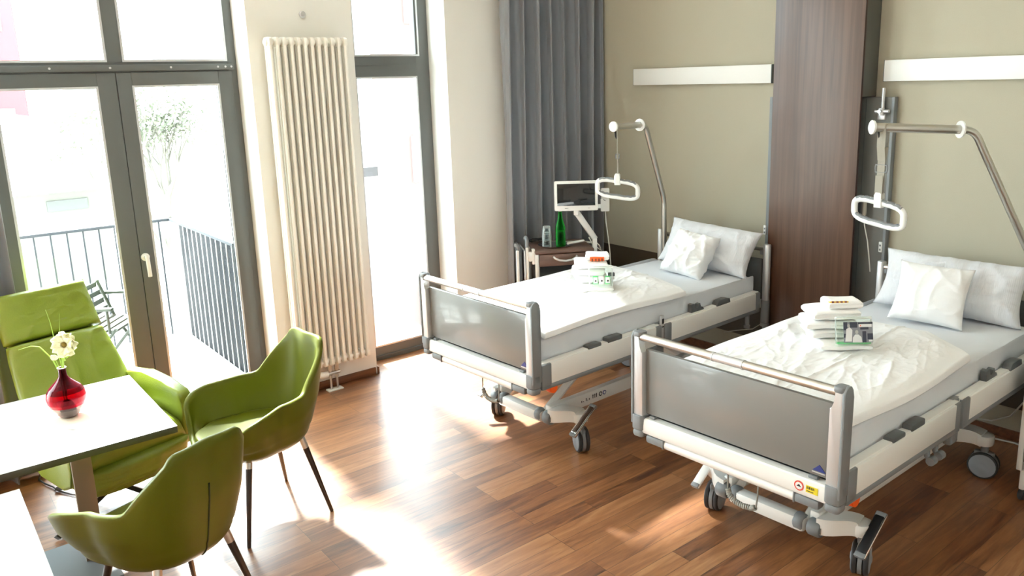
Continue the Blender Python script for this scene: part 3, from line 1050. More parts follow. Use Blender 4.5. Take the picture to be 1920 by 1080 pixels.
def grab_handle(b, top, d, zc, ang, label, wide, black_loop):
    """strap over the pole end with the plastic ring handle below"""
    t = thing('hanging_grab_handle', label, 'handle', (top.x, top.y, zc), ang)
    H = top.z - zc
    X = None
    # loop over the pole
    cy = H
    if wide:
        g = G()
        g.box((-.022, -.021, cy - .10), (.022, -.0185, cy), 0).box((-.022, .0185, cy - .10), (.022, .021, cy), 0)
        g.prism([(.0205 * math.cos(PI * i / 10), cy + .0205 * math.sin(PI * i / 10)) for i in range(11)] + [(.0185 * math.cos(PI - PI * i / 10), cy + .0185 * math.sin(PI - PI * i / 10)) for i in range(11)], 'x', -.022, .022)
        g.prism([(-.021, cy - .10), (.021, cy - .10), (.006, cy - .17), (-.006, cy - .17)], 'x', -.021, .021)
        g.box((-.020, -.004, .075), (.020, .002, cy - .165), 0)
        g.box((-.020, -.018, .078), (.020, -.015, .20), 0)
    else:
        g = G()
        g.tube([(0, -.019, cy), (0, -.016, cy - .05), (0, -.003, cy - .13), (0, -.002, .06)], .003, 6)
        g.tube([(0, .019, cy), (0, .016, cy - .05), (0, .003, cy - .13), (0, .002, .06)], .003, 6)
        g.tube([(.004, -.003, .20), (.004, -.008, .13), (.004, -.003, .06)], .003, 6)
    g.build('strap', M['strap'], t)
    G().tube([(-.012, .0, cy + .021), (-.016, .022, cy + .01), (-.016, .024, cy - .02), (-.012, .012, cy - .07), (-.008, 0, cy - .085), (-.012, -.012, cy - .07), (-.016, -.024, cy - .02), (-.016, -.022, cy + .01)], .005, 8, closed=True).build('loop', M['black'], t, smooth=180)
    zb_ = .235
    G().tube([(-.030, 0, zb_ - .018), (-.032, 0, zb_), (-.030, 0, zb_ + .018), (0, 0, zb_ + .020), (.030, 0, zb_ + .018), (.032, 0, zb_), (.030, 0, zb_ - .018), (0, 0, zb_ - .020)] if wide else [(-.010, 0, zb_ - .014), (-.012, 0, zb_), (-.010, 0, zb_ + .014), (0, 0, zb_ + .016), (.010, 0, zb_ + .014), (.012, 0, zb_), (.010, 0, zb_ - .014), (0, 0, zb_ - .016)], .0045, 8, closed=True).build('buckle', M['grey'], t, smooth=180)
    # ring: rounded bar, slightly drooping ends
    W_, Hh = (.146, .058) if b == 1 else (.136, .058)
    out = []
    for i in range(48):
        a_ = 2 * PI * i / 48
        cx, cz = math.cos(a_), math.sin(a_)
        x = W_ * math.copysign(abs(cx) ** .62, cx)
        z = Hh * math.copysign(abs(cz) ** .62, cz)
        z += -.020 * (x / W_) + .004 * (x / W_) ** 2 * (1 if cz > 0 else -1)
        out.append((x, 0, z))
    r = G().tube(out, .014, 12, closed=True, flat=(.0150, .0175, (0, 1, 0))).build('grip_ring', M['ivory'], t, smooth=180)
    for up_ in (1, -1):
        pts = []
        for i in range(25):
            a_ = (PI / 2 - 1.05 + 2.1 * i / 24) if up_ > 0 else (1.5 * PI - 1.05 + 2.1 * i / 24)
            cx, cz = math.cos(a_), math.sin(a_)
            x = W_ * math.copysign(abs(cx) ** .62, cx)
            z = Hh * math.copysign(abs(cz) ** .62, cz) - .020 * (x / W_) + .004 * (x / W_) ** 2 * (1 if cz > 0 else -1)
            bump_ = .0022 * math.cos(i * PI / 2)
            pts.append((x, 0, z + .0085 + (bump_ if up_ > 0 else 0) - (0 if up_ > 0 else -.001) + (0 if up_ > 0 else bump_)))
        G().tube(pts, .0125, 10, flat=(.0145, .0105, (0, 1, 0))).build('grip_pad', M['grey'], r, smooth=180)
    G().prism([(-.021, .030), (-.023, .095), (-.014, .112), (.010, .112), (.018, .104), (.021, .030)], 'y', -.020, .020, .005).build('hanger_block', M['ivory'], t)
    return t


gp, o_, pe, pd_ = grab_pole(1, (.09, 2.21, .56), (.085, 2.20, 1.27), (.15, 1.90, 1.862), (.205, 1.50, 1.872), 'steel grab pole at the head of the bed nearer the windows')
grab_handle(1, bed_world(1, (.20, 1.54, 1.874)), pd_, 1.425, math.radians(36), 'white ring grab handle hanging beside the monitor, over the bed nearer the windows', False, True)
gp, o_, pe, pd_ = grab_pole(2, (.93, 2.21, .56), (.93, 2.20, 1.05), (.695, 1.75, 1.895), (.375, 1.33, 1.925), 'long steel grab pole over the nearer bed, running off the right edge')
grab_handle(2, bed_world(2, (.408, 1.375, 1.922)), pd_, 1.475, math.radians(0), 'white ring grab handle on a wide strap in front of the walnut panel', True, False)
# ================================================================== BEDDING
M['cream_board'] = M['bedwhite']


M['photo_mid'] = mat('print_skin_grey', (.42, .41, .40), .5)


def nz(x, y, z=0.0, s=1.0):
    return noise.noise(Vector((x * s, y * s, z * s)))


def wr(x, y, seed, s=6.0):
    """cloth wrinkles: ridged noise"""
    a = 1 - abs(nz(x, y * .55, seed, s)) * 2
    b_ = 1 - abs(nz(x * .6, y, seed + 5, s * 2.1)) * 2
    return max(0, a) ** 3 * .7 + max(0, b_) ** 3 * .3


def mattress(b, label):
    o, a, T = bed_frame(b)
    t = None
    x0, x1, y0, y1, z0, z1 = .058, .968, .06, 2.14, .603, .832

    def f(u, v):
        # v runs round the section: bottom .. side .. top
        # superelliptic section with tucked ends
        ang = 2 * PI * v
        cx, cz = math.cos(ang), math.sin(ang)
        e = .22
        sx_ = math.copysign(abs(cx) ** e, cx)
        sz_ = math.copysign(abs(cz) ** e, cz)
        k = min(1, (min(u, 1 - u) * 2 / .06)) if min(u, 1 - u) * 2 < .06 else 1
        k = math.sqrt(max(0, 1 - (1 - k) ** 2))
        kz = lerp(.72, 1, k)
        kx = lerp(.95, 1, k)
        x = .5 * (x0 + x1) + .5 * (x1 - x0) * sx_ * kx
        y = lerp(y0, y1, u)
        z = .5 * (z0 + z1) + .5 * (z1 - z0) * sz_ * kz
        if cz > .3:
            z -= .032 * sm(1.2, 1.75, y)
            z += .004 * wr(x * 1.8 + 3 * b, y, b, 5) + .006 * math.sin(y * 2.2)
        if abs(cx) > .75:
            x += math.copysign(.007, cx) * (wr(y * .8, z * 2.6 + y * .5, b + 9, 5) - .3) * k
        return (x, y, z)
    g = G().grid(110, 72, lambda u, v: f(u, v))
    for u in (0, 1):
        vs = [f(u, j / 72) for j in range(72)]
        g._new(vs, [tuple(range(72))])
    m = g.build('mattress', M['sheet'], None, T=T, smooth=50)
    m.location = o
    m.rotation_euler = (0, 0, a)
    tag(m, label, 'mattress')
    return m


mattress(1, 'mattress in a pale fitted sheet on the bed nearer the windows')
mattress(2, 'mattress in a pale fitted sheet on the nearest bed')


def duvet(b, label, yend, seed, over=.0):
    o, a, T = bed_frame(b)

    def f(u, v, topside=True):
        x0 = .045 + .02 * nz(v * 3, seed)
        x1 = .985 + .012 * math.sin(v * 5 + seed)
        x = lerp(x0, x1, u)
        ye = plin(x, yend)
        y = lerp(.075 + .012 * math.sin(u * 7), ye + .014 * math.sin(u * 9 + seed), v)
        e = min(u, 1 - u) * (x1 - x0)
        e2 = min(v, 1 - v) * (ye - .07)
        ed = min(e, e2)
        rim = math.sqrt(max(0, 1 - (1 - min(1, ed / .013)) ** 2))
        top = .030 + .020 * sm(0, .14, ed)
        fold = wr(x * 1.3 + .5 * y, y * .75 - .3 * x, seed, 4.4) * .015 + .007 * nz(x, y, seed, 3) + .006 * wr(x * 2.6 + .8 * y, y * 1.2 - x + 2, seed + 3, 7) + .002 * wr(x * 5, y * 3.5, seed + 8, 8)
        # seam of the turned cover
        seam = .007 * math.exp(-((x - .60 - .05 * math.sin(y * 2.2 + .8)) / .006) ** 2)
        z = .838 + (top + fold * sm(0, .12, ed) + seam) * rim
        # the cover sags over the mattress edge
        sag = .010 * sm(.0, .05, x - .935) * (1 + .6 * math.sin(v * 6.2 + seed))
        if not topside:
            z = .836
        z -= sag
        return (x, y, z)
    g = G().grid(190, 220, lambda u, v: f(u, v, True))
    g.grid(190, 220, lambda u, v: f(u, v, False))
    m = g.build('duvet', M['linen'], None, T=T, smooth=70)
    m.location = o
    m.rotation_euler = (0, 0, a)
    return tag(m, label, 'duvet', None)


duvet(1, 'folded white duvet on the bed nearer the windows', [(0, 1.50), (.35, 1.50), (.62, 1.42), (.985, 1.33)], 2.3)
duvet(2, 'folded white duvet with a long seam on the nearest bed', [(0, 1.33), (.45, 1.42), (.68, 1.46), (.985, 1.20)], 5.1)


def pillow(name, label, M4, W_, H_, D_, mt, seed, group=None, wrk=1.0):
    """cushion in local xz plane (x width, z height, y thickness)"""
    def f(u, v, s_):
        a_, b_ = 2 * u - 1, 2 * v - 1
        th = (max(0, 1 - abs(a_) ** 2.6) ** .55) * (max(0, 1 - abs(b_) ** 2.6) ** .55)
        pin = 1 - .07 * (1 - abs(a_) ** 2) * (abs(b_) ** 3)
        pin2 = 1 - .09 * (1 - abs(b_) ** 2) * (abs(a_) ** 3)
        x = a_ * W_ / 2 * pin2
        z = b_ * H_ / 2 * pin
        w_ = wr(x * 2.4 + seed, z * 2.4, seed, 5) * .022 * wrk * (1 if th > .02 else 0) + nz(x, z, seed, 7) * .010 * wrk
        y = s_ * (th * D_ / 2 + w_ * min(1, th * 3))
        y += .01 * nz(x * 3, z * 3, seed) * (1 - th)
        return (x, y, z)
    g = G().grid(54, 44, lambda u, v: f(u, v, 1)).grid(54, 44, lambda u, v: f(u, v, -1))
    m = g.build(name, M[mt], None, smooth=180)
    m.matrix_world = M4
    return tag(m, label, 'pillow', group)


def stripe_mat(name, col):
    m = mat(name, col, .85, sheen=.2)
    nt = m.node_tree
    b_ = nt.nodes['Principled BSDF']
    tc = nd(nt, 'ShaderNodeTexCoord')
    wv = nd(nt, 'ShaderNodeTexWave')
    wv.inputs['Scale'].default_value = 38
    wv.bands_direction = 'X'
    nt.links.new(tc.outputs['Object'], wv.inputs['Vector'])
    bp = nd(nt, 'ShaderNodeBump')
    bp.inputs['Strength'].default_value = .25
    bp.inputs['Distance'].default_value = .003
    nt.links.new(wv.outputs['Fac'], bp.inputs['Height'])
    nt.links.new(bp.outputs[0], b_.inputs['Normal'])
    return m


M['stripe'] = stripe_mat('striped_seersucker', (.70, .72, .76))


def lean(b, c0, ang, tilt, roll_=0.0):
    """matrix for a pillow whose base centre is c0 (bed-local), turned ang, leaning back tilt"""
    o, a, T = bed_frame(b)
    w = bed_world(b, c0)
    return Matrix.Translation(w) @ Matrix.Rotation(a + ang, 4, 'Z') @ Matrix.Rotation(-tilt, 4, 'X') @ Matrix.Rotation(roll_, 4, 'Y')


def pl(b, c0, ang, tilt, H_, **k):
    return lean(b, c0, ang, tilt, **k) @ Matrix.Translation((0, 0, H_ / 2))


pillow('pillow', 'large striped pillow at the head of the bed nearer the windows, behind a small one', pl(1, (.585, 2.00, .812), .04, .55, .36, roll_=.05), .78, .36, .19, 'stripe', 1.7, 'large striped pillows', .8)
pillow('small_pillow', 'small crumpled white cushion on the bed nearer the windows', pl(1, (.575, 1.775, .808), .02, .62, .34, roll_=.10), .37, .35, .15, 'linen', 4.2, 'small white cushions', 1.5)
pillow('pillow', 'large striped pillow at the head of the nearest bed, under the long grab pole', pl(2, (.530, 1.965, .812), .10, .50, .355, roll_=.03), .80, .36, .20, 'stripe', 7.7, 'large striped pillows', .9)
pillow('small_pillow', 'small square white cushion leaning on the pillow of the nearest bed', pl(2, (.53, 1.725, .810), .22, .55, .36, roll_=.06), .39, .36, .15, 'linen', 9.1, 'small white cushions', .5)


# ------------------------------------------------------------------ towels and toiletries
def folded(W_, D_, H_, seed, nl=2, X=None):
    """folded towel: stacked layers wrapping round the front edge"""
    g = G()

    def f(u, v):
        # section in yz (v round), swept along x
        a_ = 2 * PI * v
        e = .62
        c_, s_ = math.cos(a_), math.sin(a_)
        y = math.copysign(abs(c_) ** e, c_) * D_ / 2
        z = math.copysign(abs(s_) ** e, s_) * H_ / 2
        x = (u - .5) * W_
        k = math.sqrt(max(0, 1 - max(0, abs(u - .5) * 2 - .84) ** 2 / .0262))
        k = .55 + .45 * min(1, k)
        n_ = .009 * nz(x * 9, y * 7, seed + z * 22)
        if y < 0 and abs(z) < H_ * .12 and nl > 1:
            y += .006
        return (x + n_, y * (.985 + .015 * k) + n_, z * k + H_ / 2 + n_ * .6)
    g.grid(26, 40, f)
    for u in (0, 1):
        g._new([f(u, j / 40) for j in range(40)], [tuple(range(40))])
    if X is not None:
        bmesh.ops.transform(g.bm, matrix=X, verts=g.bm.verts)
    return g


def at_stack(b, wx, wy, z, ang, name, g, m, label=None, cat=None, group=None, parent=None, smooth=60):
    ob = g.build(name, M[m], parent, smooth=smooth)
    if parent is None:
        ob.location = (wx, wy, z)
        ob.rotation_euler = (0, 0, ang)
        tag(ob, label, cat, group)
    return ob


ANG = math.radians(49)
ca, sa = math.cos(ANG), math.sin(ANG)


def st(base, u, v):
    """stack-local (u right, v back) to world"""
    return base[0] + u * ca - v * sa, base[1] + u * sa + v * ca


for b, base, z0 in ((1, (1.857, -1.683), .888), (2, (3.497, -1.591), .890)):
    which = 'bed nearer the windows' if b == 1 else 'nearest bed'
    sc = .88 if b == 1 else 1.0
    x, y = st(base, -.01, .13)
    at_stack(b, x, y, z0, ANG, 'folded_towel', folded(.245 * sc, .26, .046, b + 1), 'towel', 'wide folded white towel at the bottom of the stack on the ' + which, 'towel', 'folded white towels')
    zz = z0 + .046
    names = ['second', 'third', 'fourth']
    offs = ((-.045, .15, .235, .046), (-.062, .155, .235, .045), (-.045, .16, .225, .050))
    for i in range(3):
        u_, v_, w_, h_ = offs[i]
        x, y = st(base, u_ * sc, v_)
        at_stack(b, x, y, zz, ANG + (.05, -.04, .06)[i], 'folded_towel', folded(w_ * sc, .19, h_, b * 3 + i), 'towel', 'folded white towel, %s from the bottom of the stack on the %s' % (names[i], which), 'towel', 'folded white towels')
        zz += h_
    x, y = st(base, .005, .155)
    at_stack(b, x, y, zz - .002, ANG + .03, 'washcloth', folded(.165 * sc, .13, .046, b * 7), 'towel', 'small rolled white washcloth on top of the towel stack on the ' + which, 'towel', 'rolled washcloths')
    # sweets packet tucked under the washcloth
    x, y = st(base, -.028 if b == 2 else .0, .105 if b == 2 else .085)
    zt_ = zz + (.036 if b == 2 else .012)
    p = thing('sweets_packet', ('small yellow and brown sweets packet on the towels of the nearest bed' if b == 2 else 'small orange and brown sweets packet on the towels of the bed nearer the windows'), 'packet', (x, y, zt_), ANG)
    Xs = Matrix.Rotation(-.25 if b == 2 else .9, 4, 'X')
    G().box((-.045, -.012, -.003), (.045, .022, .004), .002, X=Xs).build('wrapper', M['gold'] if b == 2 else M['orange'], p)
    g = G()
    for q in (-.030, -.008, .012, .032):
        g.box((q - .006, -.013, -.0035), (q + .005, .004, .0046), .0005, X=Xs)
    g.build('wrapper_print', M['brown'], p)
    # clear toiletry pouch leaning on the front of the stack
    x, y = st(base, .018, -.004)
    zp = z0 + .046
    pw_, ph_ = (.175, .13) if b == 2 else (.15, .125)
    p = thing('toiletry_pouch', ('clear zip pouch with a black and white photo card on the nearest bed' if b == 2 else 'clear pouch with green bottles leaning on the towels on the bed nearer the windows'), 'pouch', (x, y, zp), ANG)
    tl = Matrix.Rotation(-.26, 4, 'X')

    def fp(u, v, s_):
        a_, b_ = 2 * u - 1, 2 * v - 1
        th = (1 - abs(a_) ** 4) ** .5 * (1 - v) ** .6 * min(1, v * 6 + .15)
        return tl @ Vector((a_ * pw_ / 2, s_ * .022 * th + .002 * nz(u * 5, v * 5, 3), v * ph_))
    G().grid(16, 14, lambda u, v: fp(u, v, 1)).grid(16, 14, lambda u, v: fp(u, v, -1)).build('pouch_skin', M['pouch'], p, smooth=180)
    G().box((-pw_ / 2, -.003, ph_ - .012), (pw_ / 2, .003, ph_ - .006), .001, X=tl).build('zip', M['ivory'], p)
    if b == 2:
        tc_ = tl @ Matrix.Translation((.008, -.026, .008)) @ Matrix.Scale(1.17, 4)
        card = G().box((-.055, -.001, 0), (.062, .001, .083), X=tc_).build('photo_card', M['photo_grey'], p)
        g = G()
        for a1, b1, a2, b2 in ((-.055, .05, -.04, .083), (-.03, .06, .0, .083), (.012, .052, .045, .066), (.02, .0, .035, .045), (.04, .012, .062, .036), (-.055, .02, -.045, .036), (.004, .074, .062, .081)):
            g.box((a1, -.0016, b1), (a2, -.0009, b2), X=tc_)
        g.build('card_dark_print', M['photo_dark'], card)
        for a1, b1, a2, b2 in ((.006, .062, .058, .074), (.045, .003, .06, .010)):
            G().box((a1, -.0020, b1), (a2, -.0012, b2), X=tc_).build('card_light_print', M['photo_light'], card)
        g = G()
        g.prism([(-.02, .0), (.018, .0), (.015, .022), (.004, .032), (-.010, .032), (-.019, .020)], 'y', -.0024, -.0014, X=tc_)
        g.build('printed_figure', M['photo_light'], card)
        G().prism([(-.05, .004), (-.024, .004), (-.02, .05), (-.03, .062), (-.044, .055)], 'y', -.0022, -.0014, X=tc_).build('printed_figure', M['photo_light'], card)
        G().prism([(.0065 * math.cos(k_ * PI / 7) - .003, .042 + .0085 * math.sin(k_ * PI / 7)) for k_ in range(14)], 'y', -.0030, -.0023, X=tc_).build('printed_head', M['photo_mid'], card)
        G().prism([(.0055 * math.cos(k_ * PI / 7) - .035, .068 + .0075 * math.sin(k_ * PI / 7)) for k_ in range(14)], 'y', -.0030, -.0023, X=tc_).build('printed_head', M['photo_mid'], card)
        G().prism([(.010, .066), (.016, .066), (.013, .071)], 'y', -.0028, -.0018, X=tc_).build('card_logo', M['orange'], card)
        G().box((-.08, -.004, -.001), (.08, .02, .006), .003).build('pouch_base', M['grn'], p)
    else:
        for k, (q, m_) in enumerate(((-.034, 'grn'), (.004, 'photo_light'), (.042, 'grn'))):
            tc_ = tl @ Matrix.Translation((q, -.020, .012))
            bt = G().box((-.016, -.006, 0), (.016, .006, .052), .003, X=tc_).build('toiletry_carton', M[m_], p)
            G().box((-.013, -.0075, .006), (.013, -.0062, .044), X=tc_).build('carton_label', M['photo_light'], bt)
            G().lathe([(0, -.0085), (.006, -.0085), (.006, -.0076)], (q, -.0275 - .002, .044), 12, 'y').build('leaf_mark', M['ink'], bt)
    x, y = st(base, .118 if b == 2 else .10, .10)
    q = thing('comb_case', ('small black travel item poking out of the towels on the nearest bed' if b == 2 else 'small grey travel item poking out of the towels on the bed nearer the windows'), 'toiletry', (x, y, z0 + .075 if b == 2 else z0 + .085), ANG)
    G().box((-.03, -.015, -.0), (.012, .012, .022), .004).build('case_body', M['black'] if b == 2 else M['dgrey'], q)
    G().box((-.03, -.012, -.020), (.008, .008, -.0005), .003).build('case_clip', M['alu'], q)
# ================================================================== BEDSIDE CABINETS


def cabinet(name_label, loc, ang, side_leaf=True, far=True):
    t = thing('bedside_cabinet', name_label, 'cabinet', loc, ang, 'bedside cabinets')
    W, D, H = .48, .42, .88
    G().box((.0, .0, H - .028), (W, D, H), .010, 3).build('cabinet_top', M['wood_ns'], t)
    g = G()
    for x in (.0, W - .028):
        g.box((x, .012, .17), (x + .028, .040, H - .028), .006)
        g.box((x, D - .04, .17), (x + .028, D - .012, H - .028), .006)
        g.box((x, .014, .17), (x + .028, D - .014, .20), .006)
    g.build('frame', M['bedwhite'], t)
    G().box((.028, .03, .20), (.036, D - .02, H - .03)).box((W - .036, .03, .20), (W - .028, D - .02, H - .03)).box((.028, D - .025, .2), (W - .028, D - .018, H - .03)).box((.03, .03, .20), (W - .03, D - .02, .215)).box((.03, .04, .655), (W - .03, D - .02, .662)).build('carcass', M['shelfgrey'], t)
    d = G().box((.032, .006, .752), (W - .032, .026, H - .032), .004).box((.036, .026, .76), (W - .036, D - .05, .80)).build('drawer', M['wood_ns'], t)
    pts = [(.145, .004, .828), (.155, -.016, .818), (.19, -.026, .803), (.24, -.028, .797), (.29, -.026, .803), (.325, -.016, .818), (.335, .004, .828)]
    G().tube(pts, .006, 10, flat=(.004, .0085, (0, 1, 0))).build('bow_handle', M['alu'], d, smooth=60)
    dr = G().box((.032, .008, .225), (W - .032, .026, .65), .004).build('cabinet_door', M['nsdoor'] if far else M['wood_ns'], t)
    G().tube([(.145, .004, .60), (.155, -.016, .59), (.24, -.026, .575), (.325, -.016, .59), (.335, .004, .60)], .006, 10).build('bow_handle', M['alu'], dr, smooth=60)
    for x, y in ((.03, .04), (W - .03, .04), (.03, D - .04), (W - .03, D - .04)):
        c_ = G().box((x - .014, y - .014, .06), (x + .014, y + .014, .17), .008).build('leg', M['bedwhite'], t)
        G().lathe([(0, -.012), (.028, -.012), (.032, -.006), (.032, .006), (.028, .012), (0, .012)], (x, y + .005, .032), 20, 'x').build('castor', M['rubber'], c_)
    return t


M['shelfgrey'] = mat('pale_grey_laminate', (.46, .48, .48), .4)
M['nsdoor'] = mat('grey_cabinet_door', (.17, .175, .17), .4)
A1 = math.radians(60.1)
cabinet('walnut topped bedside cabinet in the corner, carrying a tray with a green bottle', (.591, -1.149, 0), A1)
cabinet('bedside cabinet cut by the right edge of the photo, beside the nearest bed', (3.985, -.76, 0), math.radians(0), far=False)


def cw(x, y, z=0.0):
    v = rz(A1, (.591, -1.149, 0)) @ Vector((x, y, z))
    return v


# folded over-bed table stored on the left side
t = thing('folded_overbed_table', 'folded white overbed table hanging at the left side of the corner bedside cabinet', 'table', cw(-.08, .08, 0), A1)
g = G()
for x, y, zt_ in ((-.055, -.02, .945), (.025, .0, .965)):
    f = G().box((x - .011, y - .016, .12), (x + .011, y + .016, zt_ - .06), .006).build('side_post', M['bedwhite'], t)
    G().tube([(x, y, zt_ - .07), (x, y, zt_ - .035), (x + .004, y + .008, zt_ - .01), (x + .0, y + .03, zt_ + .006), (x - .0, y + .06, zt_ + .006), (x, y + .085, zt_ - .008)] if x > 0 else [(x + .012, y + .03, zt_ - .075), (x + .012, y + .012, zt_ - .05), (x + .004, y - .0, zt_ - .022), (x - .006, y - .012, zt_ - .01), (x - .02, y - .026, zt_ - .012)], .015, 12).build('post_head', M['grey'], f, smooth=60)
G().box((-.040, -.015, .20), (-.018, .30, .90), .006).build('table_leaf', M['dgrey'], t)
G().box((-.004, -.012, .20), (.012, .30, .88), .006).build('leaf_support', M['alu'], t)
G().box((.032, -.03, .79), (.075, .01, .865), .006).box((.06, -.035, .765), (.085, .005, .89), .006).build('bracket', M['bedwhite'], t)

# monitor on its arm
MA = math.radians(49)
px_, py_ = cw(.505, .10).x, cw(.505, .10).y
mc = Vector((.72, -.824, 1.302))
t = thing('bedside_monitor', 'white framed bedside monitor with a black screen on a jointed arm', 'monitor', (px_, py_, .20), 0)
oo = Vector((px_, py_, .20))
G().box((-.018, -.018, 0), (.018, .018, .74), .006, X=Matrix.Rotation(A1, 4, 'Z')).build('post', M['bedwhite'], t)
G().box((-.019, -.0185, .50), (.0, -.0175, .54), X=Matrix.Rotation(A1, 4, 'Z')).build('post_mark', M['black'], t)
e0 = Vector((px_ - .005, py_, .945))
e1 = Vector((.70, -.795, 1.155))
d = (e1 - e0).normalized()
side = Vector((d.y, -d.x, 0)).normalized()
Xa = basis((e0 + e1) / 2 - oo, side, d, side.cross(d))
L = (e1 - e0).length
G().box((-.018, -L / 2 - .02, -.024), (.018, L / 2 + .02, .024), .01, X=Xa).build('arm', M['bedwhite'], t)
mr = Matrix.Translation(mc - oo) @ Matrix.Rotation(MA, 4, 'Z') @ Matrix.Rotation(math.radians(-6), 4, 'X')
G().prism(rrect(-.172, -.118, .172, .118, .012), 'y', -.014, .016, .004, X=mr).box((-.05, .016, -.06), (.05, .04, .06), .01, X=mr).box((-.02, .0, -.155), (.02, .03, -.10), .006, X=mr).build('monitor_body', M['ivory'], t)
G().box((-.150, -.0158, -.078), (.150, -.0135, .095), .0006, X=mr).build('screen', M['screen'], t)
for q in (-.085, -.075, -.065, -.02, .02, .06, .075, .085):
    pass
g = G()
for q, w_ in ((-.09, .006), (-.080, .006), (-.070, .006), (.095, .004), (.105, .004)):
    g.box((q, -.0150, -.101), (q + w_, -.0138, -.096), X=mr)
g.build('control_marks', M['ink'], t)
ph = thing('wall_telephone_handset', 'white telephone handset clipped to the right of the bedside monitor', 'telephone', (.735, -.515, 1.246), MA)
G().prism(rrect(-.038, -.105, .032, .0, .008), 'y', -.012, .012, .003).prism(rrect(-.034, .0, .032, .085, .008), 'y', -.014, .010, .003).box((-.075, -.002, -.08), (-.03, .010, -.045), .004).build('handset_body', M['ivory'], ph)
G().tube([(-.014, -.0146, -.002), (-.011, -.0146, -.012), (.001, -.0146, -.018)], .0022, 6).build('phone_mark', M['ink'], ph)
tag(G().tube([(.735, -.515, 1.14), (.745, -.518, 1.05), (.775, -.525, .93), (.80, -.53, .80), (.805, -.525, .68), (.80, -.5, .5), (.78, -.45, .3)], .0045, 8).build('telephone_cable', M['cable'], smooth=180), 'thin white cable hanging down from the telephone handset', 'cable')
tag(G().tube([(.71, -.69, .99), (.74, -.665, .93), (.79, -.64, .88), (.80, -.63, .84), (.77, -.645, .86), (.745, -.68, .90), (.73, -.70, .95)], .005, 8).build('monitor_cable', M['cable'], smooth=180), 'white looped cable at the foot of the monitor arm', 'cable')

# tray with tumblers, bottle and remote
ZT = .881
tx, ty = .535, -.885
tr_ = G().lathe([(0, .002), (.098, .002), (.112, .004), (.128, .012), (.132, .012), (.130, .009), (.114, .0), (0, .0)], (0, 0, 0), 48)
for v in tr_.bm.verts:
    v.co.x *= 1.12
    v.co.y *= .92
tr_ = tr_.build('serving_tray', M['tray'], smooth=60)
tr_.location = (tx + .0, ty, ZT)
tr_.rotation_euler = (0, 0, math.radians(50))
tag(tr_, 'oval silver tray on the corner bedside cabinet', 'tray')
for k, z_ in enumerate((.003, .054)):
    g = G().lathe([(.0375, 0), (.0372, .035), (.0335, .078), (.030, .108), (.0285, .112), (.0, .113), (.0, .098), (.026, .098), (.0305, .070), (.0345, .03), (.0352, 0)], (0, 0, 0), 28)
    o_ = g.build('tumbler', M['tumbler'], smooth=60)
    o_.location = (.500, -.952, ZT + z_)
    tag(o_, ('clear upturned tumbler stacked on top of another on the tray' if k else 'clear upturned tumbler standing on the tray under another'), 'glass', 'stacked tumblers')
t = thing('water_bottle', 'green glass water bottle with a white cap on the tray', 'bottle', (.575, -.868, ZT + .003))
G().lathe([(0, 0), (.035, 0), (.039, .004), (.040, .012), (.040, .10), (.0385, .105), (.0385, .120), (.0405, .124), (.0405, .140), (.037, .160), (.027, .195), (.0185, .225), (.0145, .255), (.0135, .275), (.015, .277), (.015, .288), (0, .288)], (0, 0, 0), 32).build('bottle_body', M['bottle'], t, smooth=50)
G().lathe([(0, 0), (.0366, 0), (.0372, .09), (.0355, .118), (0, .118)], (0, 0, .004), 28).build('water', M['bottle_fill'] if 'bottle_fill' in M else M['bottle'], t, smooth=50)
G().lathe([(.0165, 0), (.0165, .016), (.015, .019), (0, .019)], (0, 0, .284), 20).build('cap', M['ivory'], t)
t = thing('remote_control', 'slim white remote handset lying right of the tray on the corner cabinet', 'remote', (.66, -.765, ZT + .012), math.radians(58))
G().box((-.085, -.018, 0), (.06, .018, .018), .008, 3).build('remote_body', M['ivory'], t, T=lambda v: Vector((v.x, v.y, v.z + .02 * (v.x + .085) / .15)))
tag(G().tube([(.705, -.70, .905), (.72, -.68, .90), (.70, -.62, .892), (.62, -.62, .888), (.50, -.72, .887), (.36, -.86, .889)], .004, 8).build('remote_cable', M['cable'], smooth=180), 'thin pale cable lying behind the green bottle', 'cable')
g = G()
rnd = random.Random(4)
pts = []
for i in range(60):
    a_ = i * .42
    pts.append((.36 + .050 * math.cos(a_) * (1 + .3 * math.sin(i)), -.87 + .065 * math.sin(a_ * 1.1) - .05 * i / 60, .893 + .018 * (1 + math.sin(i * .8)) * (.4 + .6 * i / 60)))
tag(G().tube(pts, .0045, 6).build('cable_bundle', M['black'], smooth=180), 'tangled black cable bundle behind the tumblers, against the curtain', 'cable')
# cables near the wall
tag(G().tube([(3.30, -.30, .32), (3.42, -.10, .12), (3.50, -.06, .09), (3.60, -.05, .10), (3.70, -.04, .16), (3.78, -.04, .30), (3.85, -.04, .5)], .005, 8).build('wall_cable', M['cable'], smooth=180), 'thin white cable sagging along the wall behind the nearest bed', 'cable')
tag(G().tube([(3.45, -.25, .012), (3.60, -.10, .012), (3.75, -.07, .012), (3.95, -.10, .012)], .006, 8).build('floor_cable', M['cable'], smooth=180), 'thin white cable on the floor at the wall behind the nearest bed', 'cable')
tag(G().tube([(1.60, -.05, .20), (1.72, -.03, .24), (1.85, -.03, .28), (1.93, -.04, .34), (1.96, -.06, .42)], .004, 8).build('bed_cable', M['cable'], smooth=180), 'thin pale cable below the side rail of the bed nearer the windows', 'cable')
tag(G().tube([(2.745, -.115, 1.30), (2.75, -.12, 1.22), (2.78, -.125, 1.12), (2.80, -.13, 1.02), (2.82, -.14, .92)], .004, 8).build('call_cable', M['cable'], smooth=180), 'thin pale cable hanging behind the right grab handle', 'cable')
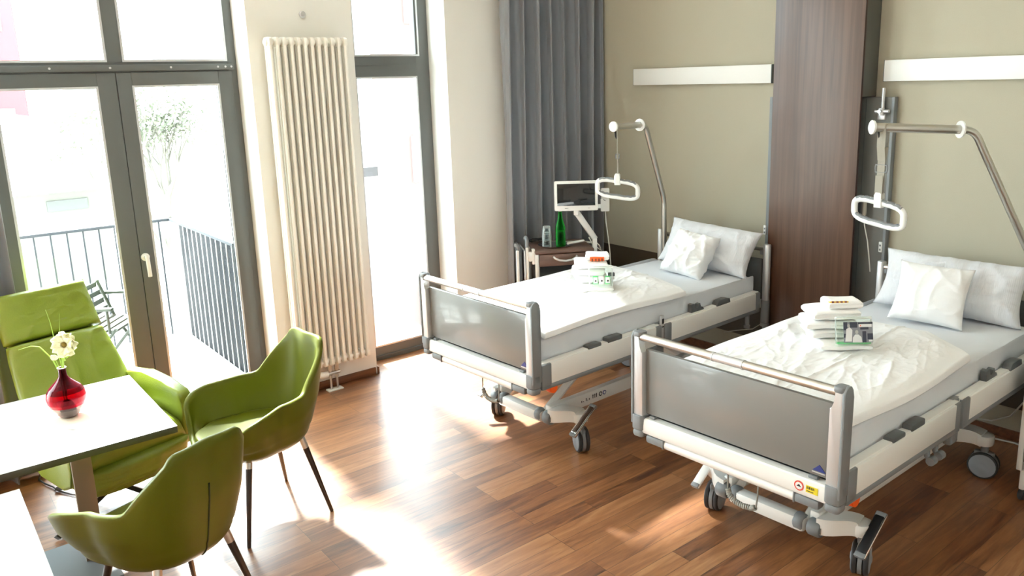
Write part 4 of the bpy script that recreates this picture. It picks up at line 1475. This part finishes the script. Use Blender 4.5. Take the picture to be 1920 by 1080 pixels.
t = thing('nurse_call_handset', 'small beige call handset hanging on the grey board behind the right grab handle', 'handset', (2.735, -.112, 1.33))
G().tube([(0, 0, .06), (.003, 0, .05), (.006, 0, -.03), (.004, 0, -.045)], .014, 10).build('handset_body', M['strap'], t, smooth=60)
# ================================================================== SEATING AND TABLES


def tub_chair(loc, ang, label):
    t = thing('tub_chair', label, 'chair', loc, ang, 'green tub chairs')
    # angle from the back (0) round to the front (180), mirrored

    def rim(d):
        return plin(d, [(0, .925), (23, .922), (26.5, .913), (29.5, .885), (60, .705), (63.5, .692), (68, .687), (95, .683), (112, .668), (122, .648), (128, .620), (132.5, .580), (137, .525), (141, .485), (147, .460), (180, .452)])

    def rtop(d):
        return pw(d, [(0, .318), (26, .350), (62, .294), (90, .300), (129, .405), (138, .400), (156, .350), (180, .335)])

    def rlow(d):
        return pw(d, [(0, .262), (45, .272), (90, .275), (129, .345), (142, .350), (158, .335), (180, .322)])

    def rad(d, h):
        """outer plan radius at height factor h (0 seat level .. 1 rim)"""
        return lerp(rlow(d), rtop(d), h)

    def f(u, v, inset=0.0):
        # u 0..1 round, v 0..1 from bottom centre to rim
        dd = u * 360
        d = min(dd, 360 - dd)
        H = rim(d)
        zb_ = .375
        if v < .5:
            w_ = v / .5
            r_ = math.sin(w_ * PI / 2) ** .9
            z = zb_ + (.115) * (1 - math.cos(w_ * PI / 2)) ** 1.15
            hf = 0
            R = rad(d, 0) * r_ * .93
            ztop = z
            if z > H - .01:
                z = H - .01
        else:
            w_ = (v - .5) / .5
            z0_ = zb_ + .115
            z = lerp(min(z0_, H - .01), H, w_)
            h = max(0, (z - .47) / .42)
            R = rad(d, min(1, max(0, (z - .455) / (max(H, .60) - .455))) ** .85) * lerp(.93, 1.0, min(1, w_ * 2.2))
        R -= inset
        a = math.radians(dd)
        return Vector((-math.sin(a) * R, -math.cos(a) * R, z))
    NU, NV = 120, 26
    g = G()
    th = .030
    # outer skin
    vs = [f(i / NU, j / (NV - 1)) for i in range(NU) for j in range(NV)]
    fs = []
    for i in range(NU):
        k = (i + 1) % NU
        for j in range(NV - 1):
            fs.append((i * NV + j, k * NV + j, k * NV + j + 1, i * NV + j + 1))
    g._new(vs, fs)
    # inner skin, joined over a rolled rim
    n0 = len(vs)
    ins = []
    for i in range(NU):
        dd = i / NU * 360
        d = min(dd, 360 - dd)
        rimv = f(i / NU, 1)
        r_ = Vector((rimv.x, rimv.y, 0)).normalized()
        col_ = [rimv + r_ * (-.006) + Vector((0, 0, .006)), rimv - r_ * (th * .5) + Vector((0, 0, .009)), rimv - r_ * (th - .006) + Vector((0, 0, .006)), rimv - r_ * th]
        for j in range(1, 9):
            w_ = 1 - j / 8
            p = f(i / NU, .5 + .5 * w_)
            q = p - Vector((p.x, p.y, 0)).normalized() * th
            q.z = max(min(.46, rimv.z - .004), p.z)
            col_.append(q)
        ins.append(col_)
    m_ = len(ins[0])
    vs = [f(i / NU, 1) for i in range(NU)]
    vs2 = []
    for i in range(NU):
        vs2 += [vs[i]] + ins[i]
    m_ += 1
    fs = []
    for i in range(NU):
        k = (i + 1) % NU
        for j in range(m_ - 1):
            fs.append((i * m_ + j, k * m_ + j, k * m_ + j + 1, i * m_ + j + 1))
    g._new(vs2, fs)
    g.build('shell', M['green'], t, smooth=75)
    # seat cushion

    def seat(u, v):
        dd = u * 360
        d = min(dd, 360 - dd)
        R = rad(d, 0) * .93 - .028
        if d > 130:
            R = min(R + .030 * sm(135, 155, d), .335)
        a = math.radians(dd)
        if v < .7:
            w_ = v / .7
            z = .497 - .010 * (1 - w_ ** 2) + .002
            r_ = w_ * .97
        else:
            w_ = (v - .7) / .3
            z = .499 - .045 * (1 - math.sqrt(max(0, 1 - w_ * w_)))
            r_ = .97 + .03 * math.sin(w_ * PI / 2)
        return Vector((-math.sin(a) * R * r_, -math.cos(a) * R * r_, z))
    G().grid(90, 16, lambda u, v: seat(u, v), closed_u=True).build('seat_cushion', M['green'], t, smooth=180)
    # dark slit up the middle of the back
    pts = []
    for i in range(18):
        v = lerp(.30, .80, i / 17)
        p = f(0, v)
        pts.append(p + Vector((0, -.0005, 0)))
    G().tube(pts, .0038, 6).build('back_slit', M['seam'], t, smooth=180)
    # legs: plated collar above a dark tapering shaft
    for sx in (-1, 1):
        for sy in (-1, 1):
            top = Vector((sx * .150, sy * .138, .455))
            bot = Vector((sx * .245, sy * .232, .0))
            md = top.lerp(bot, .19)
            lg = G().tube([md, bot + (md - bot) * .01, bot], [.0165, .0095, .008], 14).build('leg', M['legs'], t)
            G().tube([top, md], [.019, .0168], 14).build('leg_collar', M['steel'], lg)
    return t


tub_chair((1.453, -3.734, 0), 3.242, 'green tub chair facing the table end, in front of the radiator')
tub_chair((2.136, -4.378, 0), 1.929, 'green tub chair in the foreground seen from behind, dark slit down its back')


# ------------------------------------------------------------------ recliner
RA = math.radians(-75)
t = thing('recliner_armchair', 'lime green leather recliner with a high back behind the white table', 'armchair', (.71, -4.322, 0), RA)
# local frame: x right, y forward (towards the table end)


def slab(pts, wfun, th, seed, nu=40, crown=.03, wrk=.0):
    """upholstered slab: centre line pts (y,z) front face, width function, thickness"""
    n = len(pts)

    def f(u, v, s_):
        w_ = v * (n - 1)
        i = min(int(w_), n - 2)
        fr = w_ - i
        p0, p1 = pts[i], pts[i + 1]
        y, z = lerp(p0[0], p1[0], fr), lerp(p0[1], p1[1], fr)
        pa, pb = pts[max(i - 1, 0)], pts[min(i + 2, n - 1)]
        ty_, tz_ = pb[0] - pa[0], pb[1] - pa[1]
        l = math.hypot(ty_, tz_)
        ny, nz_ = tz_ / l, -ty_ / l
        a_ = 2 * u - 1
        e = (1 - abs(a_) ** 6) ** .5
        e2 = (1 - abs(2 * v - 1) ** 14) ** .5
        k = e * e2
        x = a_ * wfun(v)
        wv = wrk * (wr(x * 2 + seed, v * 1.1 + .6 * x, seed, 3.2) - .2)
        off = s_ * th / 2 * k + (crown * (1 - a_ * a_) * k if s_ > 0 else 0) + (wv * k if s_ > 0 else 0)
        return Vector((x, y + ny * off, z + nz_ * off))
    return G().grid(nu, 40, lambda u, v: f(u, v, 1)).grid(nu, 40, lambda u, v: f(u, v, -1))


bw = lambda v: plin(v, [(0, .300), (.45, .290), (1, .255)])
slab([(-.13, .40), (-.20, .50), (-.30, .66), (-.385, .80), (-.43, .868)], bw, .10, 2, crown=.012, wrk=.020).build('back_cushion', M['leather'], t, smooth=180)
hw = lambda v: plin(v, [(0, .262), (.5, .258), (1, .240)])
slab([(-.435, .874), (-.47, .935), (-.50, 1.0), (-.525, 1.08), (-.535, 1.135)], hw, .105, 4, crown=.010, wrk=.010).build('headrest', M['leather'], t, smooth=180)
slab([(-.20, .38), (-.42, .74), (-.58, 1.08)], lambda v: plin(v, [(0, .27), (1, .215)]), .03, 4, crown=0).build('back_shell', M['leather'], t, smooth=180)
slab([(.34, .36), (.30, .41), (.18, .435), (0, .43), (-.18, .40)], lambda v: .265, .12, 6, crown=.012, wrk=.012).build('seat_cushion', M['leather'], t, smooth=180)
slab([(.30, .20), (.345, .27), (.35, .36)], lambda v: plin(v, [(0, .24), (1, .275)]), .06, 8, crown=.015, wrk=.010).build('front_apron', M['leather'], t, smooth=180)
for sx in (-1, 1):
    pr = [(-.30, .58), (-.22, .625), (-.05, .64), (.15, .625), (.30, .600), (.325, .575), (.335, .50), (.33, .38), (.30, .29), (.20, .245), (-.05, .255), (-.22, .36), (-.30, .48)]
    t_ = bmesh.new()
    n = len(pr)
    lo, hi = (.262, .335) if sx > 0 else (-.335, -.262)
    g = G()
    g.prism(pr, 'x', lo, hi, .018)
    g.build('arm', M['leather'], t, smooth=50)
    pts = [(sx * .3325, .0 + a_ * .975, .4 + (b_ - .4) * .955) for a_, b_ in pr[1:9]]
    G().tube(pts, .0028, 6).build('arm_piping', M['seam_green'], t, smooth=180)
G().box((-.26, -.20, .19), (.26, .28, .24), .03).build('seat_base', M['leather'], t)
g = G().tube([(0, .04, .20), (0, .04, .10)], .028, 16).tube([(0, .04, .13), (0, .04, .065)], .040, 16)
g.build('pedestal', M['legs'], t)
hx, hy = 0.0, .04
for k in range(4):
    a_ = math.radians(36 + 90 * k) - RA
    d_ = Vector((math.cos(a_), math.sin(a_), 0))
    G().tube([Vector((hx, hy, .095)) + d_ * .02, Vector((hx, hy, .055)) + d_ * .22, Vector((hx, hy, .014)) + d_ * .42], .02, 4, flat=(.012, .022, (0, 0, 1))).build('foot', M['legs'], t, smooth=30)
tag(G().tube([(.12, -4.60, .01), (.20, -4.62, .01), (.28, -4.60, .01), (.36, -4.57, .01), (.42, -4.56, .01), (.47, -4.54, .012), (.53, -4.51, .012), (.60, -4.47, .02), (.68, -4.40, .05)], .0045, 8).build('recliner_cable', M['rubber'], smooth=180), 'dark cable trailing on the floor from the recliner base to the curtain', 'cable')

# ------------------------------------------------------------------ tables
TX0, TX1, TY1, TY0 = .893, 1.756, -4.202, -5.75
t = thing('dining_table', 'white topped table with a dark edge, the red vase standing on it', 'table', ((TX0 + TX1) / 2, -4.975, 0))
oo = Vector(((TX0 + TX1) / 2, -4.975, 0))
sh = lambda v: v - oo
G().box((TX0, TY0, .7395), (TX1, TY1, .7405)).build('top_laminate', M['table'], t, T=sh)
G().box((TX0, TY0, .709), (TX1, TY1, .7393), .002).build('table_top', M['tedge'], t, T=sh)
for y in (-4.54, -5.41):
    G().box((1.315, y - .042, .022), (1.345, y + .042, .709), .002).build('column', M['tleg'], t, T=sh)
    G().box((1.08, y - .03, .69), (1.58, y + .03, .709), .002).build('top_bracket', M['tleg'], t, T=sh)
    G().box((1.10, y - .20, .0), (1.57, y + .07, .020), .003).build('base_plate', M['plate'] if 'plate' in M else M['grey'], t, T=sh)
t = thing('side_table', 'pale glossy table cut by the bottom left corner of the photo', 'table', (2.45, -5.4, 0))
sh2 = lambda v: v - Vector((2.45, -5.4, 0))
G().box((1.945, -6.0, .7395), (2.95, -4.832, .7405)).build('top_laminate', M['table'], t, T=sh2)
G().box((1.945, -6.0, .712), (2.95, -4.832, .7393), .001).build('table_top', M['table'], t, T=sh2)
for x in (2.05, 2.85):
    for y in (-5.02, -5.9):
        G().tube([(x, y, .712), (x, y, 0)], .025, 14).build('leg', M['alu'], t, T=sh2)
# ================================================================== VASE AND FLOWER
V0 = Vector((1.286, -4.55, .741))
t = thing('flower_vase', 'round red glass vase with a narrow neck on the white table', 'vase', V0)
prof = [(.030, 0), (.034, .002), (.050, .018), (.068, .045), (.079, .075), (.0825, .100), (.079, .122), (.066, .145), (.045, .165), (.028, .182), (.0185, .197), (.0165, .213), (.0165, .232), (.0185, .238)]


def band(a, b, name, m, off=0.0):
    out = []
    N = 60
    for i in range(N + 1):
        z = lerp(a, b, i / N)
        out.append((plin(z, [(p[1], p[0]) for p in prof]) - off, z))
    return G().lathe(out, (0, 0, 0), 40).build(name, m, t, smooth=180)


M['plate'] = mat('steel_base_plate', (.30, .31, .31), .3, .6)


def band_open(a, b, name, m):
    N = 40
    pts = [(plin(lerp(a, b, i / N), [(p[1], p[0]) for p in prof]), lerp(a, b, i / N)) for i in range(N + 1)]
    g = G()
    n = 44
    vs = [(r * math.cos(2 * PI * k / n), r * math.sin(2 * PI * k / n), z) for r, z in pts for k in range(n)]
    fs = [(i * n + k, i * n + (k + 1) % n, (i + 1) * n + (k + 1) % n, (i + 1) * n + k) for i in range(N) for k in range(n)]
    g._new(vs, fs)
    return g.build(name, m, t, smooth=180)


band_open(.0, .058, 'lower_glass', M['greyglass'])
band_open(.058, .125, 'red_glass_band', M['redglass'])
band_open(.125, .238, 'dark_red_neck', M['darkglass'])
G().lathe([(0, .001), (.031, .001), (.036, .008), (.034, .035), (.027, .060), (.014, .078), (0, .084)], (0, 0, 0), 32).build('glass_foot', M['darkglass_solid'] if 'darkglass_solid' in M else mat('dark_glass_foot', (.02, .006, .012), .1), t, smooth=180)
G().tube([(.0175 * math.cos(2 * PI * i / 24), .0175 * math.sin(2 * PI * i / 24), .238) for i in range(24)], .002, 6, closed=True).build('rim', M['ivory'], t, smooth=180)

# the flower stands in the vase: a thing of its own
rtv = Vector((.634, .772, 0)).normalized()     # towards the right of the room as seen from the beds
cmv = Vector((.76, -.62, 0)).normalized()
t = thing('cream_flower', 'cream anemone like flower with long grassy stems standing in the red vase', 'flower', V0 + Vector((0, 0, .01)))


def sp(a, z, b=0.0):
    return rtv * a + cmv * b + Vector((0, 0, z))


hc = sp(.045, .345, .02)
G().tube([sp(.0, .02), sp(.002, .18), sp(.012, .26), sp(.030, .31, -.005), hc - cmv * .012], .0042, 8).build('stem', M['stem'], t, smooth=180)
G().tube([sp(-.01, .02), sp(-.012, .20), sp(-.035, .27), sp(-.085, .330), sp(-.125, .335), sp(-.185, .318)], [.0035, .0033, .003, .0026, .002, .001], 8).build('grass_blade', M['stem'], t, smooth=180)
G().tube([sp(.005, .10), sp(.0, .25), sp(-.012, .36), sp(-.018, .44), sp(-.030, .505)], [.002, .002, .0015, .0012, .0006], 6).build('grass_blade', M['stem'], t, smooth=180)
G().tube([sp(.005, .10), sp(.006, .25), sp(.014, .38), sp(.030, .485)], [.002, .002, .0015, .0006], 6).build('grass_blade', M['stem'], t, smooth=180)


def leaf(p0, p1, w_, nrm, name='leaf', m='stem', cup=.2, n=10):
    p0, p1, nrm = Vector(p0), Vector(p1), Vector(nrm)
    d_ = (p1 - p0)
    L_ = d_.length
    d_.normalize()
    s_ = d_.cross(nrm).normalized()
    nn = s_.cross(d_)

    def f(u, v):
        a_ = 2 * u - 1
        ww = w_ * (math.sin(PI * min(1, v * .82 + .10)) ** .8)
        return p0 + d_ * (v * L_) + s_ * (a_ * ww) + nn * (cup * (a_ * a_ * w_ + .25 * L_ * v * v))
    return G().grid(7, n, f)


leaf(sp(.028, .275), sp(.058, .325, .01), .012, cmv).build('leaf', M['stem'], t, smooth=180, solid=.0008)
leaf(sp(.022, .26), sp(.004, .325, .012), .010, cmv).build('leaf', M['stem'], t, smooth=180, solid=.0008)
# petals in two whorls
ax = (cmv + Vector((0, 0, .15))).normalized()
e1 = rtv
e2 = ax.cross(e1).normalized()
for ring_, (n_, ro, off, tilt) in enumerate(((7, .062, 0, .10), (6, .050, .45, .30))):
    for k in range(n_):
        a_ = 2 * PI * k / n_ + off
        dr_ = e1 * math.cos(a_) + e2 * math.sin(a_)
        p0 = hc + dr_ * .008 + ax * (.002 + .003 * ring_)
        p1 = hc + dr_ * ro + ax * (tilt * ro)

        def fpet(u, v, dr_=dr_, ro=ro, tilt=tilt, k=k, ring_=ring_):
            s_ = dr_.cross(ax)
            b_ = 2 * u - 1
            wid = ro * .52 * (math.sin(PI * (.12 + .74 * v)) ** .7)
            r_ = lerp(.008, ro, v) - .010 * b_ * b_ * v
            lift = tilt * r_ + .010 * math.sin(b_ * 5 + k) * v * v + .006 * b_ * b_
            return hc + dr_ * r_ + s_ * (b_ * wid) + ax * (lift + .003 * ring_)
        G().grid(11, 10, fpet).build('petal', M['petal'], t, smooth=180, solid=.0008)
g = G().lathe([(0, .012), (.008, .010), (.013, .004), (.013, 0), (0, 0)], (0, 0, 0), 16)
Xf = basis(hc + ax * .004, e1, e2, ax)
bmesh.ops.transform(g.bm, matrix=Xf, verts=g.bm.verts)
for k in range(20):
    a_ = 2 * PI * k / 20
    p_ = hc + (e1 * math.cos(a_) + e2 * math.sin(a_)) * .015 + ax * .012
    g.tube([hc + ax * .004, p_], .0009, 4)
g.build('flower_centre', M['pollen'], t, smooth=60)
# small white bloom beside the big one
b0 = sp(-.012, .285, .02)
t2 = thing('small_flower', 'tiny white blossom beside the large cream flower in the red vase', 'flower', V0 + Vector((0, 0, .01)))
for k in range(5):
    a_ = 2 * PI * k / 5
    dr_ = rtv * math.cos(a_) * .9 + Vector((0, 0, 1)) * math.sin(a_) * .6
    leaf(b0, b0 + dr_ * .022, .010, cmv, cup=.3).build('petal', M['petal'], t2, smooth=180, solid=.0008)
G().tube([sp(-.004, .10), sp(-.008, .22), b0], .0018, 6).build('stem', M['stem'], t2, smooth=180)
# paper mat on the table
g = G()
mp_ = [(1.33, -4.80), (1.20, -4.69), (1.12, -4.46), (1.36, -4.38), (1.50, -4.60)]
g.prism([(1.342, -4.802), (1.115, -4.690), (1.165, -4.42), (1.50, -4.51)], 'z', .7407, .7412)
tag(g.build('paper_napkin', M['paper']), 'thin cream paper napkin under the red vase', 'napkin')

# ================================================================== OUTSIDE
OX = -0.34
struct(G().box((-2.05, -6.6, -.12), (OX, -3.13, -.02)).build('trim_2', M['deck']))
t = thing('balcony_railing', 'slim metal bar railing round the balcony outside the glass door', 'railing', (-1.94, -4.8, 0))
oo = Vector((-1.94, -4.8, 0))
sh = lambda v: v - oo
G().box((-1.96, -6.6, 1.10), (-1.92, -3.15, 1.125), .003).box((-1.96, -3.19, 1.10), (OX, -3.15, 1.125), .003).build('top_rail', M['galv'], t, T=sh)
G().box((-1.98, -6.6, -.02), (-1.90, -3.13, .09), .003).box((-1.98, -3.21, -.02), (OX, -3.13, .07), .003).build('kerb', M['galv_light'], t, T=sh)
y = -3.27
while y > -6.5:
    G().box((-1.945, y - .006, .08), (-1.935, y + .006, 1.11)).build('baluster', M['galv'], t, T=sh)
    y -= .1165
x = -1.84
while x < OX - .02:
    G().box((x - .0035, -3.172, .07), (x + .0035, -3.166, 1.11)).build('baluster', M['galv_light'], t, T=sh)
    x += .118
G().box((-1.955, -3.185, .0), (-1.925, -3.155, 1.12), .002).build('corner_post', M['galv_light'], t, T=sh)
tag(G().box((-1.90, -3.125, -.0), (OX, -3.105, 1.085), .002).build('balcony_screen', M['asphalt']), 'dark grey solid screen behind the side bars of the balcony railing', 'screen')

M['bgreen'] = mat('dark_green_metal', (.016, .024, .012), .5)
# folding chair on the balcony
t = thing('balcony_chair', 'green folding chair on the balcony behind the recliner', 'chair', (-1.45, -3.86, -.02), math.radians(142))
for sx in (-1, 1):
    G().tube([(sx * .24, -.20, 0), (sx * .24, .05, .42), (sx * .24, .16, .74)], .013, 8).build('frame_leg', M['bgreen'], t)
    G().tube([(sx * .22, .22, 0), (sx * .22, -.18, .46)], .013, 8).build('frame_leg', M['bgreen'], t)
    G().box((sx * .27 - .025, -.20, .62), (sx * .27 + .025, .16, .645), .008).build('armrest', M['bgreen'], t)
    G().tube([(sx * .26, -.15, .44), (sx * .26, -.15, .63)], .011, 8).build('arm_post', M['bgreen'], t)
for i in range(5):
    G().box((-.22, -.18 + i * .075, .435), (.22, -.125 + i * .075, .455), .003).build('seat_slat', M['bgreen'], t)
for i in range(4):
    G().box((-.22, .09 + i * .022, .50 + i * .065), (.22, .102 + i * .022, .54 + i * .065), .003).build('back_slat', M['bgreen'], t)


# the street below and the houses across it
def plainm(name, c):
    return mat(name, c, .9)


GZ = -4.2
struct(G().box((-140, -120, GZ - .2), (-2.3, 90, GZ)).build('ground', plainm('pale_paving', (.62, .60, .56))))


def building(label, x0, y0, x1, y1, h, col, wins=0, roofc=(.7, .7, .7), flat=True, winc=(.30, .34, .36), cat='building', winh=.9):
    t = thing('building', label, cat, ((x0 + x1) / 2, (y0 + y1) / 2, GZ))
    oo = Vector(((x0 + x1) / 2, (y0 + y1) / 2, GZ))
    sh = lambda v: v - oo
    G().box((x0, y0, GZ), (x1, y1, GZ + h)).build('walls', plainm('facade', col), t, T=sh)
    G().box((x0 - .3, y0 - .3, GZ + h), (x1 + .3, y1 + .3, GZ + h + .25)).build('roof', plainm('roofing', roofc), t, T=sh)
    if wins:
        n = wins
        for fl in range(max(1, int(h // 3))):
            for i in range(n):
                yy = lerp(y0, y1, (i + .5) / n)
                z_ = GZ + (2.55 if winh < .9 else 1.5) + fl * 3
                f = G().box((x1, yy - .6, z_), (x1 + .06, yy + .6, z_ + winh)).build('window', plainm('win', winc), t, T=sh)
    return t
hall = building('long white flat roofed hall across the street, left of the bare tree', -50, -34, -25, .85, 3.2, (.16, .165, .14), 14, winc=(.11, .115, .11), winh=.35)
hc_ = Vector((-37.5, -16.575, GZ))
G().box((-50, -34.5, -.95), (-24.2, 1.1, 1.07)).build('fascia', plainm('white_render', (.85, .85, .85)), hall, T=lambda v: v - hc_)
building('tall pink red apartment block far behind the white hall', -61, -30, -60, 3.5, 20, (.26, .046, .052), 12, winc=(.3, .3, .3))
building('pale green block far behind the white hall', -61, 5.9, -60, 8.2, 8, (.075, .086, .075), 0)
building('low white garage behind the bare tree', -24, 1.5, -18, 3.8, 4.5, (.4, .4, .4), 0)
building('pale brick house seen through the narrow window', -9, 2.66, -8.2, 12, 12, (.10, .066, .060), 5, winc=(.3, .3, .3))
building('low pale shed with a dark roof edge seen through the narrow window', -24, 4.2, -14, 6.9, 4.0, (.74, .70, .62), 0, roofc=(.07, .07, .073))
struct(G().box((-1.7, -2.5, -.12), (OX, -1.35, -.02)).build('trim_3', plainm('terrace_tiles', (.16, .10, .08))))


def tree(x, y, h, r, seed, label):
    rnd = random.Random(seed)
    t = thing('tree', label, 'tree', (x, y, GZ))
    g = G()
    gl = G()

    def br(p, d, L_, rad_, lv):
        q = p + d * L_
        g.tube([p, p.lerp(q, .5) + Vector((rnd.uniform(-.1, .1), rnd.uniform(-.1, .1), 0)) * L_ * .4, q], [rad_, rad_ * .8, rad_ * .6], 6)
        if lv == 0:
            for _ in range(9):
                c_ = q + Vector((rnd.gauss(0, .22), rnd.gauss(0, .22), rnd.gauss(0, .2)))
                s_ = rnd.uniform(.05, .10)
                a_ = Vector((rnd.uniform(-1, 1), rnd.uniform(-1, 1), rnd.uniform(-1, 1))).normalized()
                b_ = a_.orthogonal().normalized()
                gl._new([c_ - a_ * s_, c_ + b_ * s_ * .5, c_ + a_ * s_, c_ - b_ * s_ * .5], [(0, 1, 2, 3)])
            return
        for _ in range(4 if lv > 1 else 3):
            nd_ = (d + Vector((rnd.uniform(-.8, .8), rnd.uniform(-.8, .8), rnd.uniform(-.1, .6)))).normalized()
            br(q, nd_, L_ * rnd.uniform(.58, .78), rad_ * .55, lv - 1)
    br(Vector((0, 0, 0)), Vector((0, 0, 1)), h * .38, .14, 4)
    g.build('trunk_and_branches', plainm('bark', (.12, .115, .095)), t)
    gl.build('leaves', plainm('spring_leaves', (.125, .14, .10)), t, kind='stuff')


tree(-16.3, .35, 6.1, 2, 3, 'bare yellowish tree with thin leaves seen through the right door leaf')
pass
